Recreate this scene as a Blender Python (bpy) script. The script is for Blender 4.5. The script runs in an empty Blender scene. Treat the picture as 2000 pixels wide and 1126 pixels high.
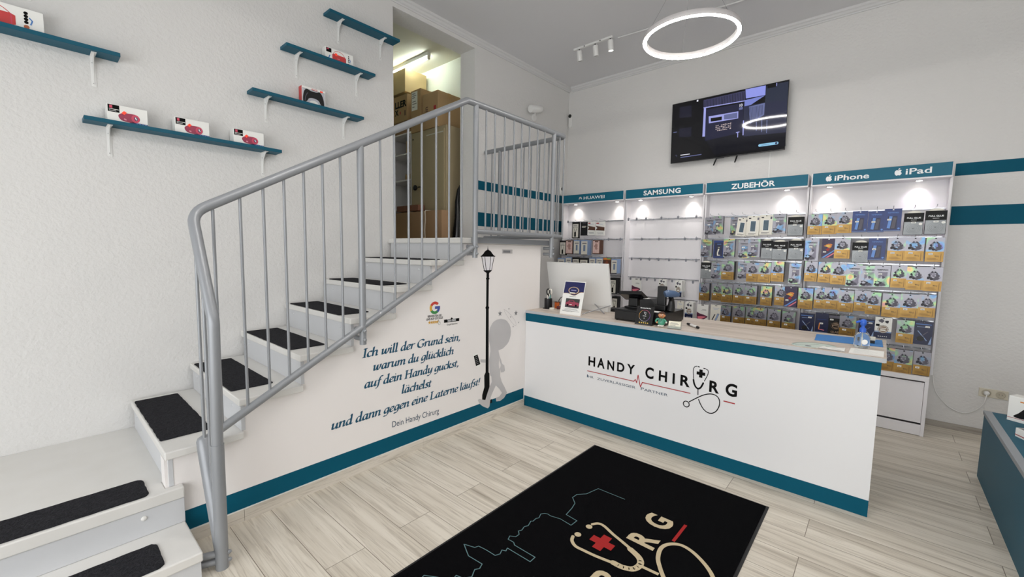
import bpy, bmesh, math, random
from mathutils import Vector, Matrix
random.seed(7)
SC = bpy.context.scene
COL = SC.collection
# ------------------------------------------------------------------ camera
cd = bpy.data.cameras.new('camera'); cam = bpy.data.objects.new('camera', cd); COL.objects.link(cam)
cd.sensor_fit = 'HORIZONTAL'; cd.sensor_width = 36.0; cd.lens = 14.842; cd.clip_start = 0.05
_r = Vector((0.75062, 0.66053, 0.016056)); _u = Vector((-0.070783, 0.056229, 0.995906)); _w = Vector((-0.656927, 0.748688, -0.088962))
cam.matrix_world = Matrix(((_r.x, _u.x, -_w.x, 0), (_r.y, _u.y, -_w.y, 0), (_r.z, _u.z, -_w.z, 1.6), (0, 0, 0, 1)))
SC.camera = cam
# ------------------------------------------------------------------ world, daylight, exposure
SC.view_settings.view_transform = 'Standard'; SC.view_settings.look = 'None'
SC.view_settings.gamma = 1.0; SC.view_settings.use_curve_mapping = False
SC.view_settings.exposure = 0.80
wd = bpy.data.worlds.new('daylight'); SC.world = wd; wd.use_nodes = True
wd.node_tree.nodes['Background'].inputs[0].default_value = (0.92, 0.96, 1.0, 1)
wd.node_tree.nodes['Background'].inputs[1].default_value = 1.2
SC.cycles.use_denoising = True
SC.cycles.max_bounces = 8; SC.cycles.diffuse_bounces = 5; SC.cycles.glossy_bounces = 4
def area(name, loc, target, sx, sy, power, color):
    l = bpy.data.lights.new(name, 'AREA'); l.shape = 'RECTANGLE'; l.size = sx; l.size_y = sy; l.energy = power; l.color = color
    o = bpy.data.objects.new(name, l); COL.objects.link(o); o.location = loc
    o.rotation_euler = (Vector(target) - Vector(loc)).to_track_quat('-Z', 'Y').to_euler(); return o
# daylight through the shop window behind the camera
area('window_daylight', (-0.3, -2.12, 1.45), (-0.3, 0.0, 1.35), 4.4, 2.3, 40.0, (1.0, 0.99, 0.975))

# ------------------------------------------------------------------ materials
def lin(h):
    if isinstance(h, (tuple, list)): return tuple(h) + ((1.0,) if len(h) == 3 else ())
    h = h.lstrip('#'); o = []
    for i in (0, 2, 4):
        c = int(h[i:i+2], 16) / 255.0
        o.append(c / 12.92 if c <= 0.04045 else ((c + 0.055) / 1.055) ** 2.4)
    return tuple(o) + (1.0,)
MATS = {}
def mat(name, col='#888888', rough=0.5, metal=0.0, spec=0.5, bump=None, var=None, emit=None, alpha=None, trans=None, coat=None):
    """bump=(scale,strength,distance); var=(scale,second colour,detail): a soft noise between two colours of the thing"""
    if name in MATS: return MATS[name]
    m = bpy.data.materials.new(name); m.use_nodes = True; nt = m.node_tree; b = nt.nodes['Principled BSDF']
    b.inputs['Base Color'].default_value = lin(col); b.inputs['Roughness'].default_value = rough
    b.inputs['Metallic'].default_value = metal; b.inputs['Specular IOR Level'].default_value = spec
    if coat: b.inputs['Coat Weight'].default_value = coat
    if trans is not None: b.inputs['Transmission Weight'].default_value = trans
    if emit:
        b.inputs['Emission Color'].default_value = lin(emit[0]); b.inputs['Emission Strength'].default_value = emit[1]
    if bump or var:
        tc = nt.nodes.new('ShaderNodeTexCoord')
    if bump:
        n = nt.nodes.new('ShaderNodeTexNoise'); n.inputs['Scale'].default_value = bump[0]; n.inputs['Detail'].default_value = 4
        nt.links.new(tc.outputs['Object'], n.inputs['Vector'])
        bp = nt.nodes.new('ShaderNodeBump'); bp.inputs['Strength'].default_value = bump[1]; bp.inputs['Distance'].default_value = bump[2]
        nt.links.new(n.outputs['Fac'], bp.inputs['Height']); nt.links.new(bp.outputs['Normal'], b.inputs['Normal'])
    if var:
        n2 = nt.nodes.new('ShaderNodeTexNoise'); n2.inputs['Scale'].default_value = var[0]; n2.inputs['Detail'].default_value = var[2] if len(var) > 2 else 3
        nt.links.new(tc.outputs['Object'], n2.inputs['Vector'])
        mx = nt.nodes.new('ShaderNodeMix'); mx.data_type = 'RGBA'
        mx.inputs[6].default_value = lin(col); mx.inputs[7].default_value = lin(var[1])
        nt.links.new(n2.outputs['Fac'], mx.inputs[0]); nt.links.new(mx.outputs[2], b.inputs['Base Color'])
    MATS[name] = m; return m
def mat_holo(name, base, rough=0.28):
    """rainbow foil: hue runs with position on the pack and differs from pack to pack"""
    m = bpy.data.materials.new(name); m.use_nodes = True; nt = m.node_tree; b = nt.nodes['Principled BSDF']
    tc = nt.nodes.new('ShaderNodeTexCoord'); oi = nt.nodes.new('ShaderNodeObjectInfo')
    ad = nt.nodes.new('ShaderNodeVectorMath'); ad.operation = 'MULTIPLY_ADD'
    cmb = nt.nodes.new('ShaderNodeCombineXYZ')
    for i in range(3): nt.links.new(oi.outputs['Random'], cmb.inputs[i])
    nt.links.new(cmb.outputs[0], ad.inputs[0]); ad.inputs[1].default_value = (37, 53, 71); nt.links.new(tc.outputs['Object'], ad.inputs[2])
    n = nt.nodes.new('ShaderNodeTexNoise'); n.inputs['Scale'].default_value = 9.0; n.inputs['Detail'].default_value = 1.5
    nt.links.new(ad.outputs[0], n.inputs['Vector'])
    r = nt.nodes.new('ShaderNodeValToRGB'); e = r.color_ramp.elements
    cols = [(0.24, '#6F66A6'), (0.34, '#6F9CC0'), (0.42, base), (0.55, base), (0.62, '#8CBB8E'), (0.68, '#CDB774'), (0.77, '#C07F90')]
    e[0].position = cols[0][0]; e[0].color = lin(cols[0][1]); e[1].position = cols[-1][0]; e[1].color = lin(cols[-1][1])
    for p, c in cols[1:-1]:
        x = e.new(p); x.color = lin(c)
    nt.links.new(n.outputs['Fac'], r.inputs[0]); nt.links.new(r.outputs[0], b.inputs['Base Color'])
    b.inputs['Metallic'].default_value = 0.35; b.inputs['Roughness'].default_value = rough
    MATS[name] = m; return m
def mat_wood(name, c1, c2, c3, axis='X', scale=1.0, rough=0.5, planks=None):
    m = bpy.data.materials.new(name); m.use_nodes = True; nt = m.node_tree; b = nt.nodes['Principled BSDF']; L = nt.links.new
    tc = nt.nodes.new('ShaderNodeTexCoord'); mp = nt.nodes.new('ShaderNodeMapping')
    st = {'X': (0.5, 11, 11), 'Y': (12, 0.9, 12), 'Z': (12, 12, 0.9)}[axis]
    mp.inputs['Scale'].default_value = [s * scale for s in st]; L(tc.outputs['Object'], mp.inputs['Vector'])
    vec = mp.outputs[0]
    if planks:
        br = nt.nodes.new('ShaderNodeTexBrick'); br.offset = 0.37; br.squash = 1.0
        br.inputs['Color1'].default_value = (0, 0, 0, 1); br.inputs['Color2'].default_value = (1, 1, 1, 1); br.inputs['Mortar'].default_value = (0.5, 0.5, 0.5, 1)
        br.inputs['Scale'].default_value = 1.0; br.inputs['Mortar Size'].default_value = 0.0020; br.inputs['Mortar Smooth'].default_value = 0.3
        br.inputs['Brick Width'].default_value = planks[0]; br.inputs['Row Height'].default_value = planks[1]
        mo = nt.nodes.new('ShaderNodeMapping'); mo.inputs['Location'].default_value = (0.23, planks[2], 0); L(tc.outputs['Object'], mo.inputs['Vector']); L(mo.outputs[0], br.inputs['Vector'])
        off = nt.nodes.new('ShaderNodeVectorMath'); off.operation = 'MULTIPLY_ADD'; L(br.outputs['Color'], off.inputs[0]); off.inputs[1].default_value = (17, 29, 41); L(mp.outputs[0], off.inputs[2])
        vec = off.outputs[0]
    n1 = nt.nodes.new('ShaderNodeTexNoise'); n1.inputs['Scale'].default_value = 1.1; n1.inputs['Detail'].default_value = 6; n1.inputs['Distortion'].default_value = 0.7; n1.inputs['Roughness'].default_value = 0.6; L(vec, n1.inputs['Vector'])
    n2 = nt.nodes.new('ShaderNodeTexNoise'); n2.inputs['Scale'].default_value = 5.5; n2.inputs['Detail'].default_value = 5; n2.inputs['Distortion'].default_value = 1.2; L(vec, n2.inputs['Vector'])
    r1 = nt.nodes.new('ShaderNodeValToRGB'); e = r1.color_ramp.elements
    e[0].position = 0.30; e[0].color = lin(c3); e[1].position = 0.58; e[1].color = lin(c1); x = e.new(0.44); x.color = lin(c2)
    L(n1.outputs['Fac'], r1.inputs[0])
    mx = nt.nodes.new('ShaderNodeMix'); mx.data_type = 'RGBA'; mx.blend_type = 'MULTIPLY'
    r2 = nt.nodes.new('ShaderNodeValToRGB'); e = r2.color_ramp.elements; e[0].position = 0.34; e[0].color = (0.72, 0.70, 0.68, 1); e[1].position = 0.50; e[1].color = (1, 1, 1, 1)
    L(n2.outputs['Fac'], r2.inputs[0]); mx.inputs[0].default_value = 0.8; L(r1.outputs[0], mx.inputs[6]); L(r2.outputs[0], mx.inputs[7])
    out = mx.outputs[2]
    if planks:
        m2 = nt.nodes.new('ShaderNodeMix'); m2.data_type = 'RGBA'; m2.inputs[7].default_value = lin('#7E7467')
        L(br.outputs['Fac'], m2.inputs[0]); L(out, m2.inputs[6]); out = m2.outputs[2]
        bp = nt.nodes.new('ShaderNodeBump'); bp.inputs['Strength'].default_value = 0.25; bp.inputs['Distance'].default_value = 0.002; bp.invert = True
        L(br.outputs['Fac'], bp.inputs['Height']); L(bp.outputs['Normal'], b.inputs['Normal'])
    L(out, b.inputs['Base Color']); b.inputs['Roughness'].default_value = rough; b.inputs['Specular IOR Level'].default_value = 0.35
    MATS[name] = m; return m

WALL = mat('woodchip_wall', '#DBDAD8', 0.85, bump=(48, 0.6, 0.008))
CEIL = mat('ceiling_paint', '#DADADC', 0.9)
TRIMW = mat('cornice_paint', '#D6D6D6', 0.7)
TEAL = mat('teal_paint', '#00536A', 0.6, spec=.15)
TEALB = mat('teal_board', '#04546A', 0.5, spec=.3)
TEALS = mat('teal_sign_board', '#10657E', 0.45, spec=.3)
TEALD = mat('teal_table_board', '#0A5268', 0.5, spec=0.3)
MURALM = mat('mural_foil', '#EDE9E7', 0.55)
FLOOR = mat_wood('floor_laminate', '#D8D1C4', '#CAC2B4', '#ABA294', 'X', 1.0, 0.45, planks=(1.28, 0.2165, -0.017))
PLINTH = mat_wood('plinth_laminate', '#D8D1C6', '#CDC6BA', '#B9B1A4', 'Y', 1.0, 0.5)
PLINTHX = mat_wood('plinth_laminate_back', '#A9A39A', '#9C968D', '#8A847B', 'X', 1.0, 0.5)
STEEL = mat('grey_painted_steel', '#909397', 0.36, 0.2)
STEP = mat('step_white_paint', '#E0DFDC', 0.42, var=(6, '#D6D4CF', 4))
RISER = mat('riser_shaded_white', '#CDCFD2', 0.45, var=(5, '#C5C6C8', 4))  # darker, cooler white: the dim light on the risers is put into the colour
MATBLK = mat('black_carpet_mat', '#0F0F12', 0.95, 0, 0.15, bump=(110, 1.0, 0.02), var=(75, '#3C3C41', 6))
WHITE = mat('white_laminate', '#E4E4E5', 0.35)
WHITE2 = mat('display_white', '#E9E7EA', 0.45)
EDGE = mat('grey_edge', '#B4B7BA', 0.4)
OAKTOP = mat_wood('worktop_wood', '#D3C8BE', '#C8BCB1', '#B8AC9F', 'X', 1.0, 0.45)
BLACK = mat('black_plastic', '#0C0C0E', 0.38)
BLACKM = mat('black_matte', '#0E0E10', 0.7)
WPLA = mat('white_plastic', '#E6E6E4', 0.35)
CREAM = mat('cream_plastic', '#D6D0BF', 0.4)
CHROME = mat('chrome_wire', '#C9CBD0', 0.22, 0.9)
CARD1 = mat('cardboard', '#B5986F', 0.8, bump=(90, 0.1, 0.002), var=(3, '#A88A63', 3))
CARD2 = mat('pale_cardboard', '#CDB789', 0.8, var=(3, '#C2AA7C', 3))
CARD3 = mat('brown_cardboard', '#A88766', 0.85, var=(3, '#9C7C5C', 3))
OLIVE = mat('cabinet_olive', '#A89A7C', 0.5, 0.1)
PAPER = mat('white_paper', '#EEEEEA', 0.6)
INK = mat('black_ink', '#030303', 0.6, spec=0.15)
INKT = mat('teal_ink', '#0F4F6B', 0.45)
INKN = mat('dark_blue_ink', '#26445C', 0.5)
RED = mat('red_ink', '#A8242C', 0.5)
GREYI = mat('grey_ink', '#7A7A7C', 0.5)
SILVERF = mat('silver_figure_foil', '#B4B2B3', 0.38, 0.2, var=(2.2, '#D6D4D5', 2))
NEONR = mat('orange_sticker', '#FF4A2E', 0.5, emit=('#FF3A20', 0.12))
PRICE = mat('price_sticker_white', '#EFEFEA', 0.6)
GLOW = mat('lamp_diffuser', '#FFFFFF', 0.4, emit=('#FFFAF4', 58.0))
TUBE = mat('tube_light', '#FFFFFF', 0.4, emit=('#F6FFF6', 17.0))
SPOTG = mat('spot_lens', '#FFFFFF', 0.4, emit=('#FFF6E8', 12.0))
LETW = mat('white_letters', '#F2F4F5', 0.45)

# ------------------------------------------------------------------ mesh builder
WL = {}
def wloc(o): return WL.get(o.name, Vector((0, 0, 0)))
class Frame:
    def __init__(s, o, u, v):
        s.o = Vector(o); s.u = Vector(u).normalized(); s.v = Vector(v).normalized(); s.n = s.u.cross(s.v).normalized()
    def p(s, a, b, h=0.0): return s.o + s.u * a + s.v * b + s.n * h
def crm(pts, k=6, closed=False):
    """Catmull-Rom through points of any dimension"""
    n = len(pts); out = []
    if n < 3: return [tuple(p) for p in pts]
    rng = range(n) if closed else range(n - 1)
    for i in rng:
        g = lambda j: pts[j % n] if closed else pts[min(max(j, 0), n - 1)]
        a, b, c, d = g(i - 1), g(i), g(i + 1), g(i + 2)
        for q in range(k):
            t = q / k; t2 = t * t; t3 = t2 * t
            out.append(tuple(0.5 * ((2 * b[m]) + (-a[m] + c[m]) * t + (2 * a[m] - 5 * b[m] + 4 * c[m] - d[m]) * t2 + (-a[m] + 3 * b[m] - 3 * c[m] + d[m]) * t3) for m in range(len(b))))
    if not closed: out.append(tuple(pts[-1]))
    return out
_TXT = {}
def text_shape(s, bold=0.0, spacing=1.0):
    key = (s, bold, spacing)
    if key in _TXT: return _TXT[key]
    c = bpy.data.curves.new('lettering_source', 'FONT'); c.body = s; c.size = 1.0; c.offset = bold; c.space_character = spacing; c.resolution_u = 4; c.fill_mode = 'FRONT' if hasattr(c, 'fill_mode') else 'FRONT'
    o = bpy.data.objects.new('lettering_source', c); COL.objects.link(o)
    bpy.context.view_layer.update()
    dg = bpy.context.evaluated_depsgraph_get(); me = o.evaluated_get(dg).to_mesh()
    vs = [(v.co.x, v.co.y) for v in me.vertices]; fs = [tuple(p.vertices) for p in me.polygons]
    o.evaluated_get(dg).to_mesh_clear()
    bpy.data.objects.remove(o); bpy.data.curves.remove(c)
    x0 = min(v[0] for v in vs); x1 = max(v[0] for v in vs); y0 = min(v[1] for v in vs); y1 = max(v[1] for v in vs)
    _TXT[key] = (vs, fs, x0, x1, y0, y1); return _TXT[key]
class MB:
    def __init__(s): s.v = []; s.f = []; s.m = []; s.mats = []; s.sm = []
    def mi(s, m):
        if m not in s.mats: s.mats.append(m)
        return s.mats.index(m)
    def add(s, vs, fs, m, smooth=False):
        b = len(s.v); s.v += [Vector(v) for v in vs]; k = s.mi(m)
        for f in fs: s.f.append([b + i for i in f]); s.m.append(k); s.sm.append(smooth)
    def box(s, x0, x1, y0, y1, z0, z1, m):
        x0, x1 = min(x0, x1), max(x0, x1); y0, y1 = min(y0, y1), max(y0, y1); z0, z1 = min(z0, z1), max(z0, z1)
        s.add([(x0, y0, z0), (x1, y0, z0), (x1, y1, z0), (x0, y1, z0), (x0, y0, z1), (x1, y0, z1), (x1, y1, z1), (x0, y1, z1)],
              [(3, 2, 1, 0), (4, 5, 6, 7), (0, 1, 5, 4), (1, 2, 6, 5), (2, 3, 7, 6), (3, 0, 4, 7)], m)
    def fbox(s, F, a0, a1, b0, b1, h0, h1, m):
        P = [F.p(a, b, h) for h in (h0, h1) for a, b in ((a0, b0), (a1, b0), (a1, b1), (a0, b1))]
        s.add(P, [(3, 2, 1, 0), (4, 5, 6, 7), (0, 1, 5, 4), (1, 2, 6, 5), (2, 3, 7, 6), (3, 0, 4, 7)], m)
    def poly(s, F, pts, m, h0=0.0, h1=None):
        n = len(pts)
        ar = sum(pts[i][0] * pts[(i + 1) % n][1] - pts[(i + 1) % n][0] * pts[i][1] for i in range(n))
        if ar < 0: pts = list(reversed(pts))
        if h1 is None:
            s.add([F.p(a, b, h0) for a, b in pts], [tuple(range(n))], m); return
        vs = [F.p(a, b, h0) for a, b in pts] + [F.p(a, b, h1) for a, b in pts]
        s.add(vs, [tuple(reversed(range(n))), tuple(range(n, 2 * n))] + [(i, (i + 1) % n, n + (i + 1) % n, n + i) for i in range(n)], m)
    def disc(s, F, a, b, r, m, h0=0.0, h1=None, n=24, ry=None):
        ry = ry or r
        s.poly(F, [(a + r * math.cos(2 * math.pi * i / n), b + ry * math.sin(2 * math.pi * i / n)) for i in range(n)], m, h0, h1)
    def ring(s, F, a, b, r0, r1, m, h=0.0, n=40, a0=0, a1=360, k=1.0):
        vs = []; fs = []
        full = abs(a1 - a0) >= 360
        for i in range(n + (0 if full else 1)):
            t = math.radians(a0 + (a1 - a0) * i / n)
            vs += [F.p(a + r0 * math.cos(t), b + r0 * k * math.sin(t), h), F.p(a + r1 * math.cos(t), b + r1 * k * math.sin(t), h)]
        q = len(vs) // 2
        for i in range(n):
            j = (i + 1) % q
            fs.append((2 * i, 2 * i + 1, 2 * j + 1, 2 * j))
        s.add(vs, fs, m)
    def ribbon(s, F, pts, wd, m, h=0.0, caps=True):
        """a flat line of width wd (number or list) drawn on the frame"""
        n = len(pts)
        for i in range(n - 1):
            (a, b), (c, d) = pts[i], pts[i + 1]; L = math.hypot(c - a, d - b)
            if L < 1e-7: continue
            w0 = wd[i] if isinstance(wd, list) else wd; w1 = wd[i + 1] if isinstance(wd, list) else wd
            px, py = -(d - b) / L / 2, (c - a) / L / 2
            s.poly(F, [(a - px * w0, b - py * w0), (c - px * w1, d - py * w1), (c + px * w1, d + py * w1), (a + px * w0, b + py * w0)], m, h + (i % 2) * 2e-5)
        if caps:
            for i in range(0 if caps == 'all' else 1, n if caps == 'all' else n - 1):
                w0 = wd[i] if isinstance(wd, list) else wd
                s.disc(F, pts[i][0], pts[i][1], w0 / 2, m, h + 4e-5 + (i % 3) * 2e-5, n=10)
    def nib(s, F, pts, w, ang, m, h=0.0):
        ca, sa = w / 2 * math.cos(ang), w / 2 * math.sin(ang)
        for (a, b), (c, d) in zip(pts, pts[1:]):
            q = [(a - ca, b - sa), (c - ca, d - sa), (c + ca, d + sa), (a + ca, b + sa)]
            ar = (q[2][0] - q[0][0]) * (q[3][1] - q[1][1]) - (q[3][0] - q[1][0]) * (q[2][1] - q[0][1])
            if abs(ar) > 1e-10: s.poly(F, q, m, h)
    def text(s, F, t, a, b, m, width=None, height=None, size=None, h=0.0006, align='L', shear=0.0, bold=0.0, spacing=1.0, slope=0.0):
        vs, fs, x0, x1, y0, y1 = text_shape(t, bold, spacing)
        capy = text_shape('H', bold, 1.0)[5]
        sy = size if size else (height / capy if height else None)
        sx = (width / (x1 - x0)) if width else sy
        if sy is None: sy = sx
        if align == 'C': dx = -(x0 + x1) / 2
        elif align == 'R': dx = -x1
        else: dx = -x0
        P = []
        for x, y in vs:
            X = (x + dx) * sx + y * sy * shear; P.append(F.p(a + X, b + y * sy + X * slope, h))
        s.add(P, fs, m)
    def tube(s, pts, r, m, n=12, closed=False, caps=True):
        pts = [Vector(p) for p in pts]; k = len(pts); rs = r if isinstance(r, list) else [r] * k
        up = Vector((0, 0, 1)); vs = []; fs = []; prev = None
        for i, p in enumerate(pts):
            if closed: t = (pts[(i + 1) % k] - pts[i - 1])
            else: t = pts[min(i + 1, k - 1)] - pts[max(i - 1, 0)]
            t.normalize()
            if prev is None:
                a = t.cross(up)
                if a.length < 1e-3: a = t.cross(Vector((1, 0, 0)))
            else: a = prev - t * prev.dot(t)
            a.normalize(); prev = a; b = t.cross(a)
            # widen at bends so the pipe keeps its bore
            for j in range(n):
                th = 2 * math.pi * j / n; vs.append(p + (a * math.cos(th) + b * math.sin(th)) * rs[i])
        rng = k if closed else k - 1
        for i in range(rng):
            for j in range(n):
                i2 = (i + 1) % k; fs.append((i * n + j, i * n + (j + 1) % n, i2 * n + (j + 1) % n, i2 * n + j))
        s.add(vs, fs, m, True)
        if caps and not closed:
            s.add(vs[:n], [tuple(range(n))][::1], m); s.add(vs[-n:], [tuple(reversed(range(n)))], m)
    def cyl(s, p0, p1, r0, m, r1=None, n=20): s.tube([p0, p1], [r0, r0 if r1 is None else r1], m, n)
    def lathe(s, c, prof, m, n=24, axis=None):
        """prof: (radius, height) pairs along axis (default +Z) from c"""
        ax = Vector(axis).normalized() if axis else Vector((0, 0, 1)); a = ax.orthogonal().normalized(); b = ax.cross(a); c = Vector(c); vs = []; fs = []
        for r, z in prof:
            for j in range(n):
                th = 2 * math.pi * j / n; vs.append(c + ax * z + (a * math.cos(th) + b * math.sin(th)) * max(r, 1e-5))
        for i in range(len(prof) - 1):
            for j in range(n): fs.append((i * n + j, i * n + (j + 1) % n, (i + 1) * n + (j + 1) % n, (i + 1) * n + j))
        s.add(vs, fs, m, True)
        s.add(vs[:n], [tuple(reversed(range(n)))], m); s.add(vs[-n:], [tuple(range(n))], m)
    def ball(s, c, rx, ry, rz, m, nu=18, nv=12, R=None):
        c = Vector(c); vs = []; fs = []
        for i in range(nv + 1):
            ph = math.pi * i / nv
            for j in range(nu):
                th = 2 * math.pi * j / nu; p = Vector((rx * math.sin(ph) * math.cos(th), ry * math.sin(ph) * math.sin(th), -rz * math.cos(ph)))
                if R: p = R @ p
                vs.append(c + p)
        for i in range(nv):
            for j in range(nu): fs.append((i * nu + j, i * nu + (j + 1) % nu, (i + 1) * nu + (j + 1) % nu, (i + 1) * nu + j))
        s.add(vs, fs, m, True)
    def build(s, name, parent=None, loc=None, bevel=0.0, local=False, seg=2):
        """verts are in world space unless local; origin at loc (or the parent's place)"""
        me = bpy.data.meshes.new(name); o = bpy.data.objects.new(name, me); COL.objects.link(o)
        L = Vector((0, 0, 0))
        if not local:
            L = wloc(parent) if parent else (Vector(loc) if loc else Vector((0, 0, 0)))
        me.from_pydata([v - L for v in s.v], [], s.f)
        for m in s.mats: me.materials.append(m)
        me.polygons.foreach_set('material_index', s.m); me.polygons.foreach_set('use_smooth', s.sm); me.update()
        if parent: o.parent = parent; WL[o.name] = L
        elif loc and not local: o.location = loc; WL[o.name] = L
        if bevel:
            b = o.modifiers.new('bevel', 'BEVEL'); b.width = bevel; b.segments = seg; b.limit_method = 'ANGLE'; b.angle_limit = math.radians(40); b.harden_normals = False
        return o
def thing(name, label, cat, loc, group=None):
    o = bpy.data.objects.new(name, None); COL.objects.link(o); o.location = loc; o.empty_display_size = 0.05; WL[o.name] = Vector(loc)
    return tag(o, label, cat, group)
def tag(o, label, cat, group=None):
    o['label'] = label; o['category'] = cat
    if group: o['group'] = group
    return o
def struct(mb, name, bevel=0.0):
    o = mb.build(name, bevel=bevel); o['kind'] = 'structure'; return o
def copy_tree(o, parent=None):
    c = o.copy(); COL.objects.link(c)
    if parent: c.parent = parent
    for ch in list(o.children): copy_tree(ch, c)
    return c
FX = lambda x: Frame((x, 0, 0), (0, 1, 0), (0, 0, 1))         # a wall facing +X: a = Y, b = Z
FY = lambda y: Frame((0, y, 0), (1, 0, 0), (0, 0, 1))         # a wall facing -Y: a = X, b = Z
FZ = lambda z: Frame((0, 0, z), (1, 0, 0), (0, 1, 0))         # a top face: a = X, b = Y
# ------------------------------------------------------------------ measured outlines (metres)
MURAL = {
 'roof': [(2.6528,1.547),(2.6703,1.5521),(2.6949,1.5698),(2.7161,1.5928),(2.7449,1.6043),(2.749,1.6212),(2.7515,1.6442),(2.7548,1.6213),(2.7594,1.6045),(2.789,1.5935),(2.8117,1.5705),(2.8345,1.5524),(2.855,1.5472),(2.8422,1.543),(2.6669,1.543)],
 'bars': [[(2.674,1.543),(2.7078,1.4198)],[(2.7132,1.543),(2.7331,1.4192)],[(2.7913,1.543),(2.7786,1.4181)],[(2.8347,1.543),(2.8031,1.4175)]],
 'pole': [(2.6971,1.4195),(2.8053,1.42),(2.8032,1.4107),(2.7738,1.3949),(2.7703,1.3847),(2.7721,1.3639),(2.7693,1.3536),(2.7768,1.3455),(2.7769,1.3377),(2.7681,1.3329),(2.7682,1.2176),(2.7673,1.0857),(2.7764,1.0775),(2.7765,1.0669),(2.7707,1.0589),(2.7786,0.4607),(2.791,0.4472),(2.7946,0.3201),(2.7755,0.2697),(2.7539,0.1982),(2.6982,0.2182),(2.6976,0.2618),(2.7248,0.3311),(2.7217,0.4434),(2.7393,0.4689),(2.7349,1.0623),(2.7289,1.0713),(2.7287,1.0818),(2.7375,1.0884),(2.737,1.2195),(2.7366,1.3342),(2.7314,1.3395),(2.7313,1.3473),(2.7392,1.3547),(2.7369,1.3651),(2.738,1.3856),(2.7349,1.396),(2.7007,1.4133)],
 'pole_foot': [(2.7968,0.187),(2.8261,0.1905),(2.8345,0.1526),(2.7958,0.154)],
 'head': [(2.7776,0.8127),(2.78,0.8499),(2.793,0.8858),(2.8259,0.9248),(2.8565,0.9406),(2.8876,0.948),(2.9191,0.9499),(2.9511,0.9474),(2.9918,0.9363),(3.025,0.9202),(3.0642,0.8796),(3.0801,0.8471),(3.086,0.8089),(3.0835,0.7718),(3.0708,0.7372),(3.0547,0.709),(3.0302,0.6867),(2.9733,0.6565),(2.9091,0.6472),(2.846,0.6589),(2.796,0.702),(2.78,0.7586)],
 'torso': [(2.796,0.702),(2.909,0.6505),(2.9261,0.592),(2.9207,0.5428),(2.9182,0.5042),(2.9237,0.4718),(2.935,0.465),(2.9398,0.3875),(2.9638,0.3257),(3.0062,0.2645),(3.0445,0.1976),(3.0002,0.1569),(2.9431,0.1408),(2.8898,0.1503),(2.8812,0.1852),(2.934,0.1909),(2.9693,0.2162),(2.9325,0.265),(2.8805,0.3111),(2.8375,0.2544),(2.8102,0.2112),(2.7962,0.1261),(2.7749,0.1131),(2.7095,0.1498),(2.6603,0.1903),(2.6409,0.2277),(2.6568,0.2365),(2.6937,0.2194),(2.7387,0.2022),(2.7606,0.2514),(2.7902,0.3101),(2.8233,0.3576),(2.8161,0.4143),(2.8037,0.4225),(2.7908,0.4636),(2.7814,0.5745),(2.7998,0.658)],
 'arm': [(2.9261,0.592),(2.9513,0.5427),(2.9633,0.5089),(2.9966,0.4832),(3.0076,0.4299),(2.9864,0.4195),(2.9488,0.424),(2.9383,0.4644),(2.9473,0.4985),(2.927,0.5472)],
 'forearm': [(2.671,0.6036),(2.7375,0.5913),(2.7379,0.561),(2.6713,0.577)],
 'phone': [(2.5733,0.6655),(2.6297,0.6734),(2.6834,0.5448),(2.6243,0.5332)],
 'phone_screen': [(2.5846,0.6499),(2.6313,0.6573),(2.6686,0.5615),(2.614,0.5532)],
 'stars': [(2.926,1.0028,0.03),(3.1587,0.9827,0.03),(3.0522,1.0359,0.01),(3.0792,0.9535,0.01),(3.205,0.8834,0.01),(3.119,0.8525,0.01)],
 'swoosh': [(2.9815,1.0392),(3.065,0.9865),(3.1433,0.9101),(3.1653,0.8616),(3.1358,0.8652),(3.0578,0.9367),(2.9985,1.0044),(2.9815,1.0392)],
 'G': [(2.1469,1.1285),(2.0953,1.1332),(2.2009,1.1236),(2.1469,1.1787),(2.1469,1.0763)],
 'gtext': [[(2.076,1.0596),(2.2152,1.056)],[(2.0614,1.0364),(2.2297,1.0354)]],
 'gstars': [(2.0929,1.0134),(2.1157,1.0125),(2.1364,1.012),(2.1574,1.0114),(2.1773,1.011)],
 'hand': [(2.1915,1.0036)],
 'banner': [(2.2418,1.0197),(2.4099,1.0156),(2.41,0.9908),(2.2418,0.9939)],
 'gsub': [(2.2724,0.9729),(2.3894,0.9715)],
 'quote': [[(1.5025,0.8305),(2.4227,0.82)],[(1.5828,0.7209),(2.3468,0.7111)],[(1.5141,0.6068),(2.4053,0.5945)],[(1.8245,0.4922),(2.1062,0.4817)],[(1.2703,0.3788),(2.6662,0.3685)],[(1.7402,0.2494),(2.1894,0.2336)]],
 'cap': [(1.5272,0.8916),(1.5123,0.8313)],
 'plate': [(2.9489,1.6084),(3.0819,1.6046),(3.0852,1.5693),(2.9536,1.5723)],
}
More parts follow.
